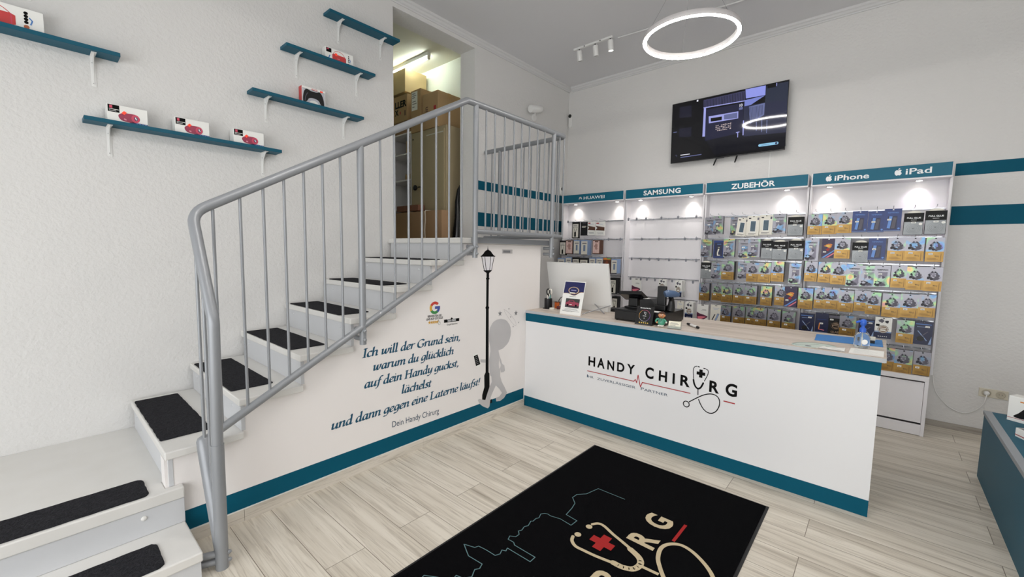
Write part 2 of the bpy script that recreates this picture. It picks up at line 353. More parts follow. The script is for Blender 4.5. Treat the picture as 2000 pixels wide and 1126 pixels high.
LOGO = {
 'letters': [('H',(-1.9638,0.5704),(-1.8938,0.5782),(-1.9668,0.6529)),('A',(-1.8725,0.5711),(-1.7975,0.5765),(-1.8365,0.6576)),('N',(-1.772,0.5723),(-1.7055,0.5783),(-1.7752,0.6522)),('D',(-1.6779,0.5748),(-1.6088,0.5816),(-1.6811,0.6524)),('Y',(-1.5848,0.574),(-1.5144,0.5832),(-1.5854,0.6544)),('C',(-1.4217,0.5712),(-1.3503,0.5796),(-1.3907,0.6616)),('H',(-1.3071,0.5735),(-1.2394,0.5782),(-1.311,0.6544)),('I',(-1.1957,0.5753),(-1.1778,0.5751),(-1.1996,0.6536)),('R',(-1.1344,0.5725),(-1.0609,0.5769),(-1.1385,0.6539)),('R',(-0.9197,0.5736),(-0.8495,0.5762),(-0.9242,0.6555)),('G',(-0.8072,0.5731),(-0.7296,0.5805),(-0.7723,0.662))],
 'pulse': [(-1.9736,0.5157),(-1.5188,0.5167),(-1.5059,0.5355),(-1.4937,0.5089),(-1.4831,0.5774),(-1.4588,0.4815),(-1.4436,0.5227),(-1.0528,0.5235)],
 'dash': [(-0.8162,0.5228),(-0.739,0.5209)],
 'sub': [(-1.9736,0.4551),(-1.2276,0.4562)],
 'subh': [(-1.9725,0.4842),(-1.9713,0.4536)],
 'earL': [(-1.0149,0.7462),(-1.0297,0.7393),(-1.0387,0.7231),(-1.0403,0.6946),(-1.0344,0.6411)],
 'tipL': [(-1.0103,0.7447),(-0.996,0.7427)],
 'tipR': [(-0.9683,0.7387),(-0.9521,0.738)],
 'earR': [(-0.9497,0.7353),(-0.9363,0.7301),(-0.9324,0.7128),(-0.9376,0.6881),(-0.9571,0.6404)],
 'yoke': [(-1.0356,0.6352),(-1.0287,0.6044),(-1.0145,0.581),(-0.9968,0.5739),(-0.9788,0.5892),(-0.9636,0.6246)],
 'stem': [(-0.9997,0.5732),(-0.9971,0.5231)],
 'tube': [(-1.0607,0.4529),(-1.0297,0.4787),(-0.9933,0.508),(-0.9608,0.5311),(-0.9285,0.5477),(-0.8926,0.5556),(-0.8635,0.5478),(-0.8468,0.5284),(-0.841,0.501),(-0.845,0.4702),(-0.8595,0.4365),(-0.8833,0.4126),(-0.9098,0.4054),(-0.9322,0.4113),(-0.9554,0.4292),(-0.974,0.4565),(-0.984,0.4756),(-0.9909,0.4924)],
 'chest': [(-1.0798,0.4316),(-1.1033,0.4289),(-1.0551,0.4347)],
 'cross': [(-0.9845,0.6941),(-1.0159,0.6932),(-0.9534,0.695)],
}
RUG = {
 'sky': [(-1.1502,2.4523),(-1.3405,2.4441),(-1.3598,2.3632),(-1.3657,2.3362),(-1.4093,2.2866),(-1.4117,2.2393),(-1.3653,2.1952),(-1.3506,2.1394),(-1.3409,2.0607),(-1.2604,2.0541),(-1.263,1.9958),(-1.3433,2.0024),(-1.4027,1.9855),(-1.427,1.9889),(-1.4436,1.9814),(-1.4575,1.9607),(-1.4431,1.9228),(-1.4526,1.9065),(-1.4494,1.8746),(-1.4596,1.8652),(-1.4448,1.8233),(-1.4559,1.8013),(-1.4468,1.7677),(-1.4563,1.7497),(-1.4345,1.7292),(-1.4362,1.701),(-1.4645,1.6838),(-1.4528,1.6576),(-1.4151,1.6603),(-1.396,1.6465),(-1.2579,1.6501),(-1.2566,1.6081),(-1.4097,1.6032),(-1.4009,1.5811),(-1.4212,1.5725),(-1.409,1.5442),(-1.42,1.5187),(-1.4822,1.5164),(-1.5342,1.5092),(-1.542,1.4877),(-1.6033,1.4662),(-1.5477,1.4365),(-1.5205,1.4225),(-1.4269,1.4299),(-1.4146,1.3999),(-1.4278,1.3789),(-1.4034,1.336),(-1.4285,1.3014),(-1.4669,1.2914),(-1.4563,1.2512),(-1.5238,1.2225),(-1.5827,1.1854),(-1.5734,1.1441)],
 'earL': [(-1.2013,1.9218),(-1.1857,1.8883),(-1.1476,1.8645),(-1.0972,1.8662),(-1.0301,1.8727),(-0.9476,1.8878)],
 'dotL': [(-1.19,1.9544)],
 'dotR': [(-1.1785,2.057)],
 'earR': [(-1.1753,2.0887),(-1.1536,2.1184),(-1.1167,2.1212),(-1.0451,2.0923),(-0.9804,2.0708),(-0.929,2.0531)],
 'yoke': [(-0.9367,1.8922),(-0.8866,1.8962),(-0.841,1.9219),(-0.8282,1.9733),(-0.8531,2.016),(-0.916,2.0447)],
 'stem': [(-0.8268,1.9655),(-0.7315,1.9733)],
 'loop': [(-0.7022,1.9661),(-0.7446,2.0227),(-0.7796,2.0833),(-0.7966,2.1666),(-0.7755,2.2275),(-0.725,2.2634),(-0.6594,2.2523),(-0.5855,2.2051),(-0.5312,2.148),(-0.4912,2.0695),(-0.4875,1.9962),(-0.5261,1.9536),(-0.6113,1.9441),(-0.6916,1.959)],
 'cross': [(-1.0545,1.9877)],
 'dash': [(-0.7685,2.2658),(-0.7657,2.457)],
 'R': [(-0.829,2.1637),(-0.9701,2.157),(-0.8318,2.114),(-0.8265,2.2189)],
 'Gc': [(-0.843,2.3737),(-0.9743,2.3892),(-0.9012,2.3734)],
 'R0': [(-0.9422,1.7976)],
 'corners': [(-1.7056,3.0093),(-0.4403,3.0194),(-1.6951,1.0834),(-0.4345,2.2195)],
}
PACKS = [
 (2,1,'T',-1.542,2.021,0.118,0.201,1,0),
 (2,1,'T',-1.456,2.03,0.106,0.202,2,0),
 (2,1,'T',-1.315,2.027,0.11,0.207,2,0),
 (2,1,'W',-1.208,2.008,0.107,0.207,1,6),
 (2,1,'W',-1.096,2.021,0.12,0.216,2,2),
 (2,1,'W',-0.975,2.025,0.12,0.209,1,1),
 (2,1,'T',-0.856,2.032,0.12,0.203,2,0),
 (2,1,'F',-0.711,1.994,0.137,0.193,3,0),
 (2,2,'T',-1.57,1.768,0.122,0.2,2,0),
 (2,2,'S',-1.437,1.755,0.106,0.2,2,0),
 (2,2,'T',-1.327,1.773,0.117,0.203,2,0),
 (2,2,'T',-1.172,1.757,0.118,0.196,1,0),
 (2,2,'T',-1.077,1.766,0.118,0.19,2,0),
 (2,2,'F',-0.954,1.753,0.105,0.195,1,0),
 (2,2,'F',-0.836,1.741,0.135,0.192,2,0),
 (2,2,'F',-0.692,1.752,0.134,0.197,2,0),
 (2,3,'F',-1.56,1.501,0.12,0.19,1,0),
 (2,3,'T',-1.445,1.509,0.117,0.196,2,0),
 (2,3,'G',-1.327,1.521,0.129,0.206,4,0),
 (2,3,'T',-1.164,1.525,0.118,0.197,1,0),
 (2,3,'G',-1.074,1.511,0.124,0.207,2,0),
 (2,3,'G',-0.959,1.515,0.113,0.212,2,0),
 (2,3,'G',-0.842,1.53,0.116,0.209,3,0),
 (2,3,'T',-0.684,1.515,0.107,0.208,1,0),
 (2,4,'G',-1.568,1.259,0.112,0.205,3,0),
 (2,4,'G',-1.423,1.263,0.118,0.197,1,0),
 (2,4,'G',-1.322,1.261,0.117,0.207,2,0),
 (2,4,'G',-1.198,1.265,0.121,0.213,2,0),
 (2,4,'G',-1.078,1.26,0.117,0.205,3,0),
 (2,4,'G',-0.93,1.261,0.105,0.205,3,0),
 (2,4,'G',-0.793,1.274,0.118,0.205,1,0),
 (2,4,'P',-0.708,1.272,0.112,0.21,2,0),
 (2,5,'L',-1.574,1.002,0.126,0.189,2,0),
 (2,5,'N',-1.426,1.011,0.118,0.194,1,0),
 (2,5,'G',-1.322,1.008,0.106,0.191,3,0),
 (2,5,'G',-1.182,1.017,0.118,0.205,2,0),
 (2,5,'G',-1.056,1.02,0.118,0.206,1,0),
 (2,5,'G',-0.972,1.022,0.118,0.212,2,0),
 (2,5,'G',-0.842,1.021,0.118,0.212,4,0),
 (2,5,'G',-0.71,1.011,0.118,0.204,2,0),
 (3,1,'G',-0.548,2.011,0.117,0.199,1,0),
 (3,1,'G',-0.429,2.013,0.115,0.199,1,0),
 (3,1,'G',-0.314,2.022,0.117,0.199,1,0),
 (3,1,'B',-0.2,2.027,0.113,0.199,1,0),
 (3,1,'B',-0.082,2.022,0.118,0.195,1,0),
 (3,1,'B',0.032,2.037,0.119,0.203,1,0),
 (3,1,'F',0.173,1.992,0.128,0.195,2,0),
 (3,1,'F',0.313,2.006,0.134,0.204,2,0),
 (3,2,'T',-0.557,1.776,0.115,0.227,1,0),
 (3,2,'P',-0.423,1.771,0.107,0.193,1,0),
 (3,2,'G',-0.315,1.778,0.12,0.201,2,0),
 (3,2,'F',-0.176,1.732,0.126,0.19,1,0),
 (3,2,'B',-0.059,1.772,0.122,0.205,1,0),
 (3,2,'G',0.078,1.778,0.125,0.21,2,0),
 (3,2,'G',0.197,1.777,0.123,0.21,2,0),
 (3,2,'G',0.326,1.775,0.115,0.212,2,0),
 (3,3,'G',-0.55,1.541,0.106,0.202,2,0),
 (3,3,'G',-0.434,1.538,0.114,0.202,2,0),
 (3,3,'G',-0.328,1.53,0.119,0.206,2,0),
 (3,3,'T',-0.209,1.523,0.118,0.21,1,0),
 (3,3,'T',-0.102,1.513,0.118,0.196,1,0),
 (3,3,'T',-0.004,1.518,0.111,0.197,1,0),
 (3,3,'G',0.11,1.525,0.106,0.205,1,0),
 (3,3,'G',0.22,1.515,0.115,0.207,2,0),
 (3,3,'G',0.334,1.516,0.113,0.211,2,0),
 (3,4,'G',-0.579,1.267,0.124,0.212,2,0),
 (3,4,'G',-0.447,1.275,0.118,0.205,1,0),
 (3,4,'G',-0.365,1.285,0.121,0.212,2,0),
 (3,4,'G',-0.25,1.268,0.112,0.208,2,0),
 (3,4,'G',-0.131,1.276,0.118,0.198,1,0),
 (3,4,'G',-0.05,1.265,0.108,0.207,2,0),
 (3,4,'G',0.079,1.262,0.128,0.217,2,0),
 (3,4,'G',0.2,1.267,0.121,0.213,2,0),
 (3,4,'G',0.313,1.272,0.11,0.2,1,0),
 (3,5,'X',-0.553,1.01,0.121,0.2,2,0),
 (3,5,'Y',-0.428,1.027,0.108,0.206,1,0),
 (3,5,'D',-0.314,1.023,0.118,0.199,1,0),
 (3,5,'G',-0.224,1.021,0.126,0.206,1,0),
 (3,5,'X',-0.082,1.006,0.118,0.174,1,0),
 (3,5,'R',0.037,1.037,0.118,0.197,2,0),
 (3,5,'G',0.189,1.028,0.119,0.21,1,0),
 (3,5,'X',0.307,1.029,0.121,0.206,1,0),
 (3,6,'G',0.086,0.757,0.11,0.216,1,0),
 (3,6,'G',0.196,0.756,0.12,0.226,2,0),
 (3,6,'G',0.319,0.759,0.111,0.212,2,0),
 (0,1,'H',-3.383,2.028,0.111,0.23,2,0),
 (0,1,'K',-3.237,2.023,0.116,0.191,1,0),
 (0,1,'Q',-3.119,2.026,0.121,0.188,1,0),
 (0,1,'Q',-2.981,2.022,0.14,0.192,1,0),
 (0,2,'H',-3.597,1.763,0.107,0.214,2,0),
 (0,2,'M',-3.481,1.77,0.119,0.204,2,0),
 (0,2,'V',-3.353,1.769,0.102,0.202,3,0),
 (0,2,'V',-3.225,1.769,0.111,0.213,5,0),
 (0,2,'M',-3.033,1.768,0.111,0.195,5,0),
 (0,3,'V',-3.616,1.504,0.126,0.216,1,0),
 (0,3,'V',-3.485,1.522,0.102,0.213,1,0),
 (0,3,'H',-3.363,1.521,0.116,0.207,1,0),
 (0,3,'H',-3.229,1.513,0.138,0.207,2,0),
 (0,3,'V',-3.088,1.523,0.097,0.204,1,0),
 (0,3,'V',-2.971,1.526,0.105,0.201,1,0),
 (0,3,'O',-2.856,1.522,0.115,0.219,1,0),
 (0,3,'V',-2.746,1.511,0.089,0.196,5,0),
 (0,4,'H',-2.757,1.252,0.098,0.212,6,0),
 (0,5,'H',-2.721,1.001,0.082,0.205,5,0),
 (1,4,'L',-2.416,1.263,0.125,0.182,1,0),
 (1,4,'R',-2.072,1.275,0.094,0.154,2,0),
 (1,4,'R',-1.87,1.267,0.083,0.197,6,0),
 (1,5,'N',-1.835,1.018,0.076,0.168,1,0),
 (1,5,'R',-1.73,1.017,0.093,0.199,5,0),
]
HOOKS = [
 (1,1,-2.558),
 (1,1,-2.444),
 (1,1,-2.318),
 (1,1,-2.119),
 (1,1,-1.912),
 (1,1,-1.699),
 (1,2,-2.363),
 (1,2,-2.137),
 (1,2,-1.819),
 (1,2,-1.684),
 (1,3,-2.491),
 (1,3,-2.363),
 (1,3,-2.248),
 (1,3,-2.13),
 (1,3,-1.997),
 (1,3,-1.792),
 (1,3,-1.673),
 (1,4,-2.496),
 (1,4,-2.354),
 (1,4,-2.271),
 (1,4,-2.163),
 (1,4,-1.946),
 (1,4,-1.697),
 (0,1,-3.505),
 (0,2,-2.837),
 (0,2,-2.664),
]
SCREEN = [
 ('d1',[(0.0947,0.6808),(0.2372,0.6723),(0.2429,0.5329),(0.0943,0.5504)]),
 ('d1',[(0.0939,0.4193),(0.2478,0.4136),(0.2472,0.2998),(0.098,0.3131)]),
 ('road',[(0.4072,0.264),(1.2509,0.2211),(1.2598,0.0375),(0.5259,0.0437)]),
 ('mid',[(0.4131,0.5862),(0.8177,0.5818),(0.8343,0.254),(0.414,0.2223)]),
 ('haze',[(0.8242,0.5425),(1.2486,0.5365),(1.257,0.1837),(0.8367,0.2055)]),
 ('up',[(1.0394,0.7143),(1.2502,0.7139),(1.2512,0.5181),(1.0365,0.5361)]),
 ('rib',[(0.3782,0.7036),(0.8289,0.7116),(0.8342,0.6067),(0.3819,0.6175)]),
 ('lite',[(0.3818,0.6206),(0.8299,0.6057),(0.8303,0.5962),(0.3823,0.6074)]),
 ('lite',[(0.3854,0.6068),(0.4103,0.6048),(0.4118,0.2735),(0.3815,0.2763)]),
 ('lite',[(0.4445,0.5019),(0.7698,0.498),(0.7719,0.4189),(0.4501,0.4206)]),
 ('black',[(0.4692,0.4773),(0.5948,0.4735),(0.5949,0.4322),(0.471,0.4369)]),
 ('grey',[(0.6169,0.487),(0.7595,0.4866),(0.7627,0.4225),(0.6193,0.4355)]),
 ('grey',[(0.775,0.5381),(0.8137,0.538),(0.8141,0.5112),(0.7764,0.5111)]),
 ('blue',[(0.8327,0.7249),(1.0349,0.7218),(1.0362,0.6189),(0.8422,0.6239)]),
 ('awn',[(0.8298,0.6076),(1.0323,0.6152),(0.8948,0.5422),(0.8305,0.5412)]),
 ('fac',[(0.8781,0.5268),(1.0365,0.5361),(1.0351,0.4069),(1.0104,0.3931),(0.8968,0.334)]),
 ('black',[(1.0471,0.7262),(1.1337,0.7239),(1.1343,0.6832),(1.0536,0.6836)]),
 ('lite',[(1.1361,0.7233),(1.1434,0.7234),(1.1437,0.69),(1.1373,0.6888)]),
 ('lite',[(0.8241,0.3852),(0.8348,0.3852),(0.8378,0.2198),(0.827,0.2196)]),
 ('fac',[(0.9589,0.3464),(0.9658,0.3461),(0.9694,0.2457),(0.9625,0.245)]),
 ('fac',[(1.0119,0.3648),(1.0188,0.3645),(1.0229,0.2245),(1.0161,0.2238)]),
 ('fac',[(1.0637,0.346),(1.0704,0.3457),(1.073,0.205),(1.0663,0.2042)]),
 ('lite',[(0.7566,0.2669),(0.793,0.2686),(0.7934,0.2608),(0.7798,0.2592),(0.7807,0.2048),(0.7734,0.2059),(0.7708,0.2568),(0.7571,0.2571)]),
 ('white',[(0.2988,0.7225),(0.3171,0.7226),(0.3159,0.7027),(0.2976,0.7025)]),
 ('white',[(0.1247,0.094),(0.2398,0.0945),(0.2402,0.086),(0.1251,0.0855)]),
 ('grey',[(0.1258,0.0673),(0.3802,0.0704),(0.3806,0.0621),(0.1262,0.0566)]),
 ('grey',[(0.0242,0.3887),(0.068,0.3878),(0.0683,0.3793),(0.0246,0.3801)]),
]
# ------------------------------------------------------------------ the room
XL, YB, ZC = -3.82, 5.62, 4.09            # left wall, back wall, ceiling
DY0, DY1, DZ0, DZ1 = 2.50, 3.624, 1.705, 3.985   # doorway in the left wall
b = MB(); b.box(-4.08, 2.7, -2.3, 5.75, -0.12, 0, FLOOR); struct(b, 'floor')
b = MB(); b.box(-4.08, 2.7, -2.3, 5.75, ZC, ZC + 0.1, CEIL); struct(b, 'ceiling')
b = MB()
b.box(XL - 0.26, XL, -2.3, DY0, 0, ZC, WALL); b.box(XL - 0.26, XL, DY1, YB + 0.13, 0, ZC, WALL)
b.box(XL - 0.26, XL, DY0, DY1, 0, DZ0, WALL); b.box(XL - 0.26, XL, DY0, DY1, DZ1, ZC, WALL)
struct(b, 'wall_left')
b = MB(); b.box(XL, 2.7, YB, YB + 0.13, 0, ZC, WALL); struct(b, 'wall_back')
b = MB(); b.box(2.6, 2.73, -2.3, YB, 0, ZC, WALL); struct(b, 'wall_right')
b = MB()   # front wall with the shop window behind the camera
b.box(XL, 2.6, -2.3, -2.2, 2.7, ZC, WALL); b.box(XL, -3.0, -2.3, -2.2, 0, 2.7, WALL); b.box(1.8, 2.6, -2.3, -2.2, 0, 2.7, WALL); b.box(-3.0, 1.8, -2.3, -2.2, 0, 0.2, WALL)
struct(b, 'wall_front')
def cornice(name, p0, p1, inn):
    """moulding swept from p0 to p1 along the wall-ceiling edge; inn points into the room"""
    p0 = Vector(p0); p1 = Vector(p1); inn = Vector(inn)
    prof = [(0, 0), (0.012, 0), (0.014, 0.012), (0.028, 0.018), (0.040, 0.034), (0.055, 0.040), (0.060, 0.050), (0.060, 0.062), (0, 0.062)]
    b = MB(); n = len(prof); vs = [p + inn * a + Vector((0, 0, z - 0.062)) for p in (p0, p1) for a, z in prof]
    b.add(vs, [tuple(range(n)), tuple(reversed(range(n, 2 * n)))] + [(i, n + i, n + (i + 1) % n, (i + 1) % n) for i in range(n)], TRIMW)
    return struct(b, name)
cornice('trim_1', (XL, -2.2, ZC), (XL, YB, ZC), (1, 0, 0))
cornice('trim_2', (XL + 0.06, YB, ZC), (2.6, YB, ZC), (0, -1, 0))
for k, (z0, z1) in enumerate(((2.345, 2.455), (1.90, 2.07))):
    b = MB(); b.box(XL, XL + 0.0015, 3.626, YB, z0, z1, TEAL); struct(b, 'trim_%d' % (3 + k))
    b = MB(); b.box(0.43, 2.6, YB - 0.0015, YB, z0, z1, TEAL); b.box(XL + 0.0015, -3.71, YB - 0.0015, YB, z0, z1, TEAL); struct(b, 'trim_%d' % (5 + k))
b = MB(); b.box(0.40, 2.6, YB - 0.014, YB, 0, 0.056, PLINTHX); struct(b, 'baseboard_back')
# storage room behind the doorway
b = MB(); b.box(-6.3, -4.08, 1.5, 4.05, 1.605, 1.705, mat('store_floor', '#8E8678', 0.8)); b.box(-4.08, XL + 0.0, DY0, DY1, 1.66, 1.7055, STEP); struct(b, 'floor_storage')
b = MB(); b.box(-6.3, -4.08, 1.5, 4.05, 4.15, 4.25, mat('store_ceiling', '#D8D8CC', 0.9)); struct(b, 'ceiling_storage')
SW = mat('store_wall', '#E6ECE2', 0.9)
b = MB(); b.box(-6.3, -4.08, 3.92, 4.05, 1.705, 4.15, SW); struct(b, 'wall_storage_back')
b = MB(); b.box(-6.4, -6.3, 1.5, 4.05, 1.605, 4.25, SW); b.box(-6.3, -4.08, 1.4, 1.5, 1.605, 4.25, SW); struct(b, 'wall_storage_left')
# stair side wall with its stepped top edge
TZ = [0.541 + 0.1943 * i for i in range(7)]; TY = [0.394 + 0.3376 * i for i in range(6)] + [2.42]   # six flight treads, then the platform
pts = [(0.394, 0.0), (0.394, TZ[0] - 0.043)]
for i in range(6): pts += [(TY[i] + 0.015, TZ[i] - 0.043), (TY[i + 1] + 0.015, TZ[i] - 0.043)]
pts += [(2.435, 1.655), (3.54, 1.655), (3.54, 0.0)]
b = MB(); b.poly(FX(-2.80), [(p[0], p[1]) for p in pts], MURALM, 0, 0.085); struct(b, 'wall_stair')
b = MB(); b.box(-2.715, -2.7145, 0.468, 3.30, 0.073, 0.186, TEAL); struct(b, 'trim_7')
b = MB()
for y0, y1 in ((0.468, 0.740), (0.742, 2.02), (2.022, 3.30)): b.box(-2.715, -2.703, y0, y1, 0, 0.071, PLINTH)
b.box(-2.715, -2.704, 0.468, 3.30, 0.071, 0.0735, mat('sealant_white', '#E8E6E0', 0.4)); struct(b, 'baseboard_stair')

# ------------------------------------------------------------------ staircase
st = thing('staircase', 'white painted staircase of wooden treads climbing along the left wall', 'stairs', (-3.2, 0.4, 0))
for i in range(6):
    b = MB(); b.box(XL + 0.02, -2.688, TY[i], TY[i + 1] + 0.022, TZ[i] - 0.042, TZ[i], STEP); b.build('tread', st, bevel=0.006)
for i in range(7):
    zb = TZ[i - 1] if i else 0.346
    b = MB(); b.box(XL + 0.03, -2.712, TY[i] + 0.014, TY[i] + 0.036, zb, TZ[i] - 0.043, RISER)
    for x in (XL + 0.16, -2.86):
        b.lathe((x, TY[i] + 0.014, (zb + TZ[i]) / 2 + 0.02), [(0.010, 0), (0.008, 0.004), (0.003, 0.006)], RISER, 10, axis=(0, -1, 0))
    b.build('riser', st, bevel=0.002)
b = MB(); b.poly(FZ(0), [(XL, -0.75), (-2.666, -0.75), (-2.666, 0.464), (-2.7135, 0.464), (-2.7135, 0.3935), (-2.803, 0.3935), (-2.803, 0.436), (XL, 0.436)], STEP, 0.286, 0.346); b.build('landing_tread', st, bevel=0.006)
b = MB(); b.box(-2.714, -2.672, -0.75, 0.462, 0.153, 0.285, RISER)
b.lathe((-2.672, 0.30, 0.245), [(0.013, 0), (0.011, 0.005), (0.003, 0.008)], STEP, 12, axis=(1, 0, 0)); b.build('riser', st, bevel=0.002)
b = MB(); b.box(-2.714, -2.332, -0.75, 0.462, 0.105, 0.152, STEP); b.build('tread', st, bevel=0.006)
b = MB(); b.box(-2.364, -2.342, -0.75, 0.455, 0.0, 0.104, RISER); b.box(-2.70, -2.364, 0.435, 0.455, 0.0, 0.104, RISER); b.build('riser', st, bevel=0.002)
pf = thing('landing_platform', 'white upper landing with grey steel edge in front of the storage doorway', 'platform', (-3.2, 3.0, 1.655))
b = MB(); b.box(XL, -2.69, 2.42, 3.66, 1.657, 1.705, STEP); b.build('deck', pf, bevel=0.005)
b = MB(); b.box(-2.689, -2.672, 2.52, 3.62, 1.662, 1.712, STEEL); b.box(-2.715, -2.672, 3.62, 3.68, 1.662, 1.712, STEEL); b.build('edge_beam', pf, bevel=0.003)

def mat_pad(x0, x1, y0, y1, z, r=0.03, seed=0):
    rnd = random.Random(seed); b = MB(); P = []
    for cx, cy, a in ((x1 - r, y1 - r, 0), (x0 + r, y1 - r, 90), (x0 + r, y0 + r, 180), (x1 - r, y0 + r, 270)):
        for q in range(5): t = math.radians(a + q * 22.5); P.append((cx + r * math.cos(t), cy + r * math.sin(t)))
    Q = []
    for i in range(len(P)):
        a, c = P[i], P[(i + 1) % len(P)]; L = math.hypot(c[0] - a[0], c[1] - a[1]); k = max(1, int(L / 0.03))
        for q in range(k): Q.append((a[0] + (c[0] - a[0]) * q / k + rnd.uniform(-.0018, .0018), a[1] + (c[1] - a[1]) * q / k + rnd.uniform(-.0018, .0018)))
    F = Frame((0, 0, z), (1, 0, 0), (0, 1, 0)); b.poly(F, Q, MATBLK, 0.0005, 0.007); return b
ORD = ['first', 'second', 'third', 'fourth', 'fifth', 'sixth']
for i in range(6):
    x0 = -3.73; x1 = -2.87
    b = mat_pad(x0, x1, TY[i] + 0.012, TY[i] + 0.245, TZ[i], 0.012, i)
    o = b.build('stair_mat', loc=(-3.3, TY[i] + 0.13, TZ[i]))
    tag(o, 'black carpet mat on the %s step of the flight above the corner landing' % ORD[i], 'stair mat', 'black carpet mats on the stairs')
o = mat_pad(-2.90, -2.686, -0.62, 0.327, 0.346, 0.03, 11).build('stair_mat', loc=(-2.8, 0, 0.346)); tag(o, 'long black carpet mat along the edge of the wide corner landing', 'stair mat', 'black carpet mats on the stairs')
o = mat_pad(-2.565, -2.345, -0.62, 0.325, 0.152, 0.03, 12).build('stair_mat', loc=(-2.45, 0, 0.152)); tag(o, 'black carpet mat on the lowest step beside the grey newel post', 'stair mat', 'black carpet mats on the stairs')

# ------------------------------------------------------------------ railing
def fillet(pts, r, k=6):
    pts = [Vector(p) for p in pts]; out = [pts[0]]
    rl = r if isinstance(r, list) else [r] * len(pts)
    for i in range(1, len(pts) - 1):
        r = rl[i - 1]; a = (pts[i - 1] - pts[i]); c = (pts[i + 1] - pts[i]); rr = min(r, a.length * .45, c.length * .45); A = pts[i] + a.normalized() * rr; Cc = pts[i] + c.normalized() * rr
        for q in range(k + 1):
            t = q / k; out.append(A * (1 - t) ** 2 + pts[i] * 2 * t * (1 - t) + Cc * t * t)
    return out + [pts[-1]]
XR = -2.62
rail = thing('stair_railing', 'grey steel tube railing running up the stairs and round the landing', 'railing', (XR, 0.55, 0))
hz = lambda y: 1.76 + (y - 0.542) * (2.80 - 1.76) / (2.40 - 0.542) if y < 2.40 else 2.805
lz = lambda y: 0.572 + (y - 0.535) * (1.604 - 0.572) / (2.43 - 0.535)
b = MB(); b.tube(fillet([(XL + 0.01, 3.80, 2.805), (XR, 3.80, 2.805), (XR, 2.40, 2.803), (XR, 0.545, 1.765), (-2.355, 0.552, 1.25), (-2.372, 0.548, 0.62)], [0.05, 0.012, 0.07, 0.03]), 0.0255, STEEL, 16); b.build('handrail', rail)
b = MB(); b.tube([(-2.372, 0.548, 0.64), (-2.376, 0.546, 0.0)], 0.0285, STEEL, 18); b.build('newel_post', rail)
b = MB(); b.tube([(XR, 2.47, 1.622), (XR, 0.55, 0.578)], 0.0225, STEEL, 14); b.build('lower_rail', rail)
b = MB(); b.tube([(XR - .004, .546, .606), (XR, .546, .600), (XR + .004, .546, .585), (XR + .02, .547, .545), (-2.395, .549, .09)], [.012, .026, .033, .035, .030], STEEL, 16); b.build('gusset', rail)
b = MB(); b.tube(fillet([(XR, 2.50, 1.758), (XR, 3.80, 1.758), (XL + 0.01, 3.80, 1.758)], 0.07), 0.0215, STEEL, 14); b.build('lower_rail', rail)
for y, z0, z1 in ((1.46, 0.95, hz(1.46)), (2.50, 1.535, 2.803), (3.60, 1.535, 2.803)):
    b = MB(); b.tube([(XR, y, z0), (XR, y, z1)], 0.0225, STEEL, 16); b.build('post', rail)
    for dz in (0.035, 0.095):
        b = MB(); b.tube([(-2.72, y, z0 + dz), (XR, y, z0 + dz)], 0.016, STEEL, 12); b.build('bracket', rail)
        b = MB(); b.lathe((XR + 0.02, y, z0 + dz), [(0.013, 0), (0.013, 0.006), (0.011, 0.013), (0.005, 0.017)], STEEL, 12, axis=(1, 0, 0)); b.build('bolt', rail)
b = MB(); b.tube([(-3.56, 3.80, 1.758), (-3.56, 3.80, 2.805)], 0.0215, STEEL, 14); b.build('post', rail)
for dz in (0.035, 0.075):
    b = MB(); b.tube([(-2.42, 0.45, dz), (-2.385, 0.548, dz)], 0.017, STEEL, 12); b.build('bracket', rail)
    b = MB(); b.lathe((-2.366, 0.57, dz), [(0.011, 0), (0.011, 0.008), (0.004, 0.016)], STEEL, 12, axis=(0.3, 1, 0)); b.build('bolt', rail)
def baluster(p0, p1):
    b = MB(); b.tube([p0, p1], 0.008, STEEL, 10); b.build('baluster', rail)
for y in (0.633, 0.758, 0.873, 0.983, 1.095, 1.208, 1.322, 1.606, 1.716, 1.833, 1.951, 2.085, 2.213, 2.347): baluster((XR, y, lz(y)), (XR, y, hz(y) - 0.01))
for y in (2.621, 2.729, 2.855, 2.981, 3.09, 3.204, 3.331, 3.447, 3.705, 3.785): baluster((XR, y, 1.758), (XR, y, 2.80))
for x in (-3.694, -3.422, -3.301, -3.183, -3.076, -2.958, -2.83, -2.712): baluster((x, 3.80, 1.758), (x, 3.80, 2.80))
baluster((-2.600, 0.546, 0.54), (-2.585, 0.546, 1.70)); baluster((-2.506, 0.548, 0.33), (-2.498, 0.549, 1.53))

